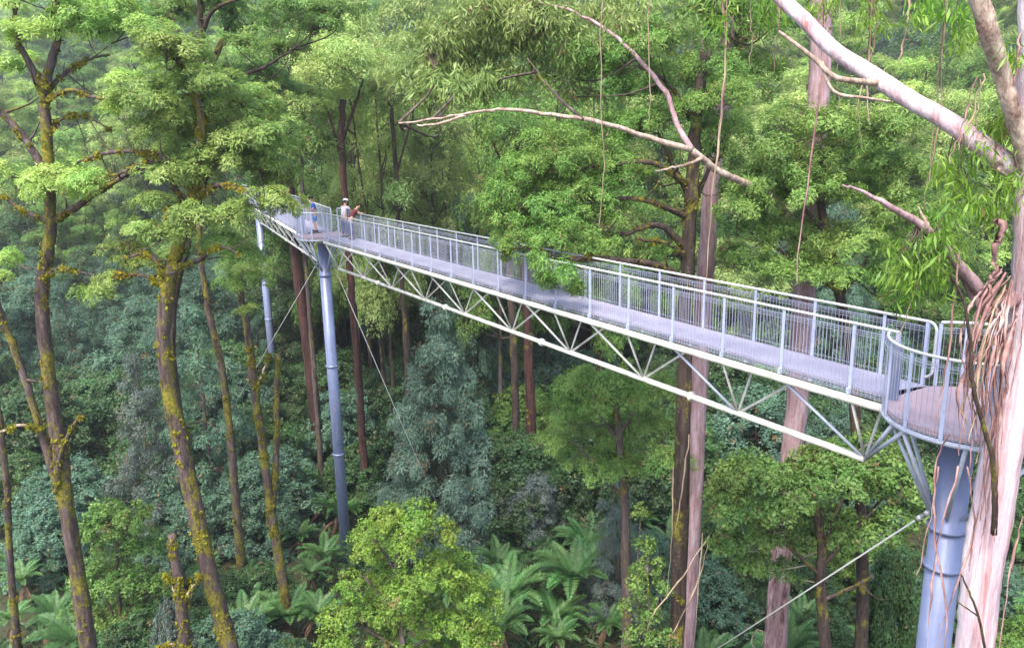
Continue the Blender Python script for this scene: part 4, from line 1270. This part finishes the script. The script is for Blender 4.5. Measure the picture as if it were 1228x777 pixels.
# the ones that stand out
top_at('cone', 522, 368, 41.5, 175, 'large blue green conical tree standing under the middle of the walkway', pick=0)
top_at('plume', 742, 572, 33, 118, 'blue grey conical tree left of the dark limbed trunk at the bottom', leaf='leaf_grey', pick=1)
top_at('plume', 232, 372, 44, 165, 'tall blue green mass behind the leaning mossy trunk', pick=2)
top_at('plume', 160, 420, 42, 130, 'blue green conical tree between the two left mossy trunks', pick=1)
pixel_tree('bush', 'leafy mid green bush at the bottom between the two left mossy trunks', 30,
    [(150, 830), (146, 777), (142, 700), (140, 650)], [([(146, 760), (120, 700), (112, 680)], .05, .02), ([(146, 750), (168, 700), (176, 680)], .05, .02)],
    [(130, 610, 26, 16), (155, 622, 28, 16), (112, 640, 28, 16), (175, 655, 28, 18), (140, 655, 34, 18), (110, 690, 30, 18), (150, 700, 36, 20), (182, 705, 26, 18), (125, 740, 34, 18), (165, 745, 34, 18), (100, 730, 22, 14), (140, 775, 36, 16)],
    'leaf_mid', 'broad', M['bark_dark'], .10, .05, cat='bush', dens=.8, size=.8, depth=.8)
top_at('bush', 642, 566, 40, 110, 'pale olive shrub among the ferns below the truss', leaf='leaf_grey', name='bush', cat='bush', pick=1)
pixel_tree('bush', 'slim yellow green shrub beside the base of the dark limbed trunk', 22.5,
    [(790, 850), (784, 777), (778, 720), (776, 680)], [([(783, 770), (765, 720), (760, 700)], .03, .012), ([(781, 750), (792, 710), (796, 690)], .03, .012)],
    [(776, 655, 12, 14, .2), (782, 680, 16, 14), (764, 700, 14, 13), (794, 705, 14, 13), (758, 728, 14, 12), (780, 735, 18, 14), (762, 760, 18, 13), (790, 765, 18, 13)],
    'leaf_olive', 'broad', M['bark_brown'], .06, .03, cat='bush', dens=.7, size=.7, depth=.4)
top_at('bush', 205, 722, 25.5, 90, 'grey leaved shrub round the short broken mossy snag', leaf='leaf_grey', name='bush', cat='bush', pick=1)
top_at('bush', 1075, 668, 25, 120, 'dark green shrub at the bottom left of the thick near column', leaf='leaf_dark', name='bush', cat='bush', pick=0)
top_at('dense', 560, 240, 54, 110, 'blue green bushy tree right behind the middle of the railing', leaf='leaf_blue', pick=1)
for u, vt, Y, w, key, lf in [(395, 40, 55, 110, 'pale', 'leaf_pale'), (450, 70, 52, 110, 'pale', 'leaf_pale'), (505, 60, 57, 110, 'pale', 'leaf_pale'), (545, 20, 60, 120, 'tall', 'leaf_pale'), (350, -10, 62, 130, 'tall', 'leaf_mid'),
                            (470, 5, 68, 130, 'pale', 'leaf_pale'), (430, 20, 64, 120, 'pale', 'leaf_light'), (590, 90, 52, 90, 'pale', 'leaf_mid'), (640, 10, 58, 120, 'tall', 'leaf_mid'), (720, -10, 52, 130, 'tall', 'leaf_mid')]:
    top_at(key, u, vt, Y, w, 'slender pale topped tree with thin dark stems behind the middle of the walkway', 'slender trees behind the walkway', leaf=lf)

SHAPE = {'plume': 'conical', 'dense': 'bushy', 'tall': 'tall', 'pale': 'slender'}
HUE = {'leaf_dark': 'dark green', 'leaf_blue': 'blue green', 'leaf_mid': 'fresh green', 'leaf_pale': 'pale green', 'leaf_light': 'light green'}
TAKEN = [(-4.2, 42, 3.6), (-4.2, 38.5, 2.0), (-8.9, 36, 1.5)]
def free(x, y, r):
    if any((x - a) ** 2 + (y - b) ** 2 < (r + c) ** 2 * .5 for a, b, c in TAKEN):
        return False
    TAKEN.append((x, y, r))
    return True

def near_walk(x, y):
    """plan distance to the two walkway sections"""
    p = np.array([x, y])
    best = 1e9
    for a, b in ((np.array([6., 13.5]), P1), (P1, np.array([-20.1, 63.]))):
        t = np.clip(np.dot(p - a, b - a) / np.dot(b - a, b - a), 0, 1)
        best = min(best, float(np.linalg.norm(p - a - t * (b - a))))
    return best

def in_view(x, y, m=3.):
    return abs(x) < .66 * y + m

def band(y0, y1, step, fn):
    y = y0
    j = 0
    while y < y1:
        st = step(y) if callable(step) else step
        x = -(.66 * y + 3) + (j % 2) * st / 2
        while x < .66 * y + 3:
            fn(x + RNG.uniform(-.4, .4) * st, y + RNG.uniform(-.4, .4) * st)
            x += st
        y += st * .9
        j += 1

# tree ferns: the two big light ones, then the beds
def on_ground(u, v, h=1.6):
    Y = 24.
    while Y < 120:
        p = at(u, v, Y)
        if p[2] <= float(ground(p[0], Y)) + h:
            break
        Y += .25
    return p[0], Y
for u, v, s, lab in [(690, 696, 1.05, 'big bright tree fern spreading flat between the yellow green bush and conical tree'), (612, 722, 1.0, 'bright tree fern with raised fronds touching the yellow green bush')]:
    x, y = on_ground(u, v, 1.7)
    place('bigfern', x, y, s, s, lab, None, z=float(ground(x, y)))
    TAKEN.append((x, y, 1.6))
FERN = [(370, 480), (348, 500), (384, 512), (360, 530), (340, 545), (378, 552), (394, 575), (352, 582), (372, 604), (336, 615), (396, 622), (356, 640), (384, 660), (330, 652), (402, 690), (362, 690), (310, 730), (340, 748), (375, 745), (300, 770),
        (36, 700), (64, 732), (12, 676), (92, 752), (20, 748), (560, 640), (585, 668), (660, 612), (545, 672), (655, 745), (625, 640), (700, 640), (675, 770), (610, 770), (725, 735), (690, 600), (520, 660), (440, 590), (450, 560), (430, 530), (410, 460), (330, 470), (480, 640), (700, 570)]
for u, v in FERN:
    x, y = on_ground(u, v, 1.5)
    if free(x, y, .9):
        s = RNG.uniform(.6, 1.0)
        place('fern', x, y, s, s, 'green tree fern with arching fronds on the shaded forest floor', 'tree ferns on the forest floor')
n_f = [0]
def f_fern(x, y):
    if in_view(x, y) and RNG.uniform() < .3 and free(x, y, 1.0) and n_f[0] < 28:
        n_f[0] += 1
        s = RNG.uniform(.6, 1.05)
        place('fern', x, y, s, s, 'green tree fern with arching fronds on the shaded forest floor', 'tree ferns on the forest floor')
band(27, 47, 2.9, f_fern)

def f_low(x, y):
    if not in_view(x, y) or not free(x, y, 1.3):
        return
    h = RNG.uniform(1.8, 4.0) if y < 40 else RNG.uniform(3., 7.5)
    if y < 43 and abs(x / y + .10) < .10:      # keep the big blue green cone and the column foot in sight
        h = min(h, 1.8)
    lf = str(RNG.choice(['leaf_dark', 'leaf_dark', 'leaf_dark', 'leaf_dark', 'leaf_blue', 'leaf_dark', 'leaf_mid']) if x / y > -.3 else RNG.choice(['leaf_dark', 'leaf_blue', 'leaf_dark']))
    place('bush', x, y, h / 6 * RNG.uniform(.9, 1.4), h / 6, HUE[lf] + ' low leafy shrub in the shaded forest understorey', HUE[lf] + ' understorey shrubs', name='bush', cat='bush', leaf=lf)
band(26, 62, lambda y: 2.7 if y < 40 else 3.6, f_low)

def f_mid(x, y):
    if not in_view(x, y) or not free(x, y, 1.9):
        return
    q = x / y
    d = near_walk(x, y)
    t = RNG.uniform()
    if q < -.32 and y < 95:                  # open valley on the left: lower, blue green
        h = RNG.uniform(7, 13)
        lf = 'leaf_blue' if t < .8 else 'leaf_dark'
        ky = 'plume' if t < .5 else 'dense'
        place(ky, x, y, h / 10 * RNG.uniform(.9, 1.15), h / 10, SHAPE[ky] + ' ' + HUE[lf] + ' tree in the valley behind the left trunks', SHAPE[ky] + ' ' + HUE[lf] + ' valley trees', leaf=lf)
        return
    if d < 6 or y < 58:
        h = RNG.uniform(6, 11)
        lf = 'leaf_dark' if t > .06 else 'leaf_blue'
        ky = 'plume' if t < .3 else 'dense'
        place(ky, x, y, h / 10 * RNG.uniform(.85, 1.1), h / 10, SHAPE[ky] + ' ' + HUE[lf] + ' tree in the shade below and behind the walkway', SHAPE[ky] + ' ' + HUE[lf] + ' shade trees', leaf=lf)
        return
    h = RNG.uniform(17, 25)
    if -.46 < q < -.14 and y < 100:
        lf = 'leaf_dark' if RNG.uniform() < .45 else 'leaf_mid'
        place('tall', x, y, h / 22 * RNG.uniform(.9, 1.2), h / 22, HUE[lf] + ' tall tree on the slope behind the big left crown', HUE[lf] + ' trees behind the left crown', leaf=lf)
        return
    if t < .42:
        h = RNG.uniform(9, 16)
        place('dense', x, y, h / 10 * RNG.uniform(.7, .9), h / 10, 'bushy ' + HUE[(lf := 'leaf_dark' if t < .25 else 'leaf_blue' if q > .1 else 'leaf_mid')] + ' tree on the slope behind the walkway', 'bushy ' + HUE[lf] + ' trees on the slope', leaf=lf)
    elif t < .75:
        place('tall', x, y, h / 22 * RNG.uniform(.9, 1.2), h / 22, 'tall ' + HUE[(lf := 'leaf_mid' if RNG.uniform() < .7 else 'leaf_pale')] + ' tree on the slope behind the walkway', 'tall ' + HUE[lf] + ' trees on the slope', leaf=lf)
    else:
        place('pale', x, y, h / 22 * RNG.uniform(.9, 1.2), h / 22, 'slender ' + HUE[(lf := 'leaf_pale' if RNG.uniform() < .7 else 'leaf_light')] + ' tree on the slope behind the walkway', 'slender ' + HUE[lf] + ' trees on the slope', leaf=lf)
band(50, 112, lambda y: 4.6 + (y - 50) * .03, f_mid)

def f_far(x, y):
    if not in_view(x, y, 6) or not free(x, y, 2.5):
        return
    t = RNG.uniform()
    h = RNG.uniform(16, 26)
    key = 'dense' if t < .4 else 'tall' if t < .75 else 'pale'
    if key == 'dense':
        h *= .7
    lf = str(RNG.choice(['leaf_dark', 'leaf_blue', 'leaf_mid']) if key == 'dense' else RNG.choice(['leaf_mid', 'leaf_pale', 'leaf_light']))
    place(key, x, y, h / DIM[key][0] * RNG.uniform(.9, 1.3), h / DIM[key][0], SHAPE[key] + ' ' + HUE[lf] + ' distant tree high on the far hillside', SHAPE[key] + ' ' + HUE[lf] + ' trees on the far hillside', leaf=lf)
band(112, 235, lambda y: 7.5 + (y - 112) * .05, f_far)

# the wood beyond reads as one mass
def far_mass():
    n = 5200
    Y = RNG.uniform(225, 430, n)
    X = RNG.uniform(-1, 1, n) * (.7 * Y + 10)
    Z = ground(X, Y) + RNG.uniform(1, 15, n)
    Cn = np.stack([X, Y, Z], 1)
    N = np.stack([RNG.normal(0, .5, n), RNG.normal(-.4, .5, n), np.ones(n)], 1)
    V, t = sprays(Cn, N, dict(L=1.5, W=.7, n=34, r=3.2, flat=.3, dome=.6, droop=.1, nn=.9))
    tag(link('far_forest', quad_mesh('far_forest', V, t, M['leaf_mid'])), 'far forest covering the hillside beyond the single trees', 'forest', None, 'stuff')
far_mass()

# small plants and litter between the shrubs
def cover():
    n = 5200
    Y = 24 + 46 * RNG.uniform(0, 1, n) ** 1.2
    X = RNG.uniform(-1, 1, n) * (.68 * Y + 3)
    Cn = np.stack([X, Y, ground(X, Y) + RNG.uniform(.05, .5, n)], 1)
    N = np.stack([RNG.normal(0, .35, n), RNG.normal(0, .35, n), np.ones(n)], 1)
    V, t = sprays(Cn, N, dict(L=.42, W=.10, n=16, r=.5, flat=.25, dome=.5, droop=.1, nn=.7))
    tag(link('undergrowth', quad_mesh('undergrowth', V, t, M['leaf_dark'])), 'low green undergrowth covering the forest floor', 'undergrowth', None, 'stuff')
cover()
for vs in PROTO.values():
    for o, used in vs:
        if not used:
            for ch in list(o.children):
                bpy.data.objects.remove(ch)
            bpy.data.objects.remove(o)
print('OBJECTS TOTAL', len(bpy.data.objects), len(TAKEN))

# the damp air of the valley
hz = MB()
hz.box([0, 195, 70], 900, 520, 160)
ho = hz.build('haze', M['cable'], None, False)
hm, nt, N, L = mat('haze')
pv = N.new('ShaderNodeVolumePrincipled')
pv.inputs['Color'].default_value = (.9, .95, 1, 1)
pv.inputs['Density'].default_value = .0004
pv.inputs['Anisotropy'].default_value = .2
o_ = N.new('ShaderNodeOutputMaterial')
L.new(pv.outputs[0], o_.inputs['Volume'])
ho.data.materials.clear()
ho.data.materials.append(hm)
tag(ho, 'pale damp haze filling the forest valley', 'haze', None, 'stuff')
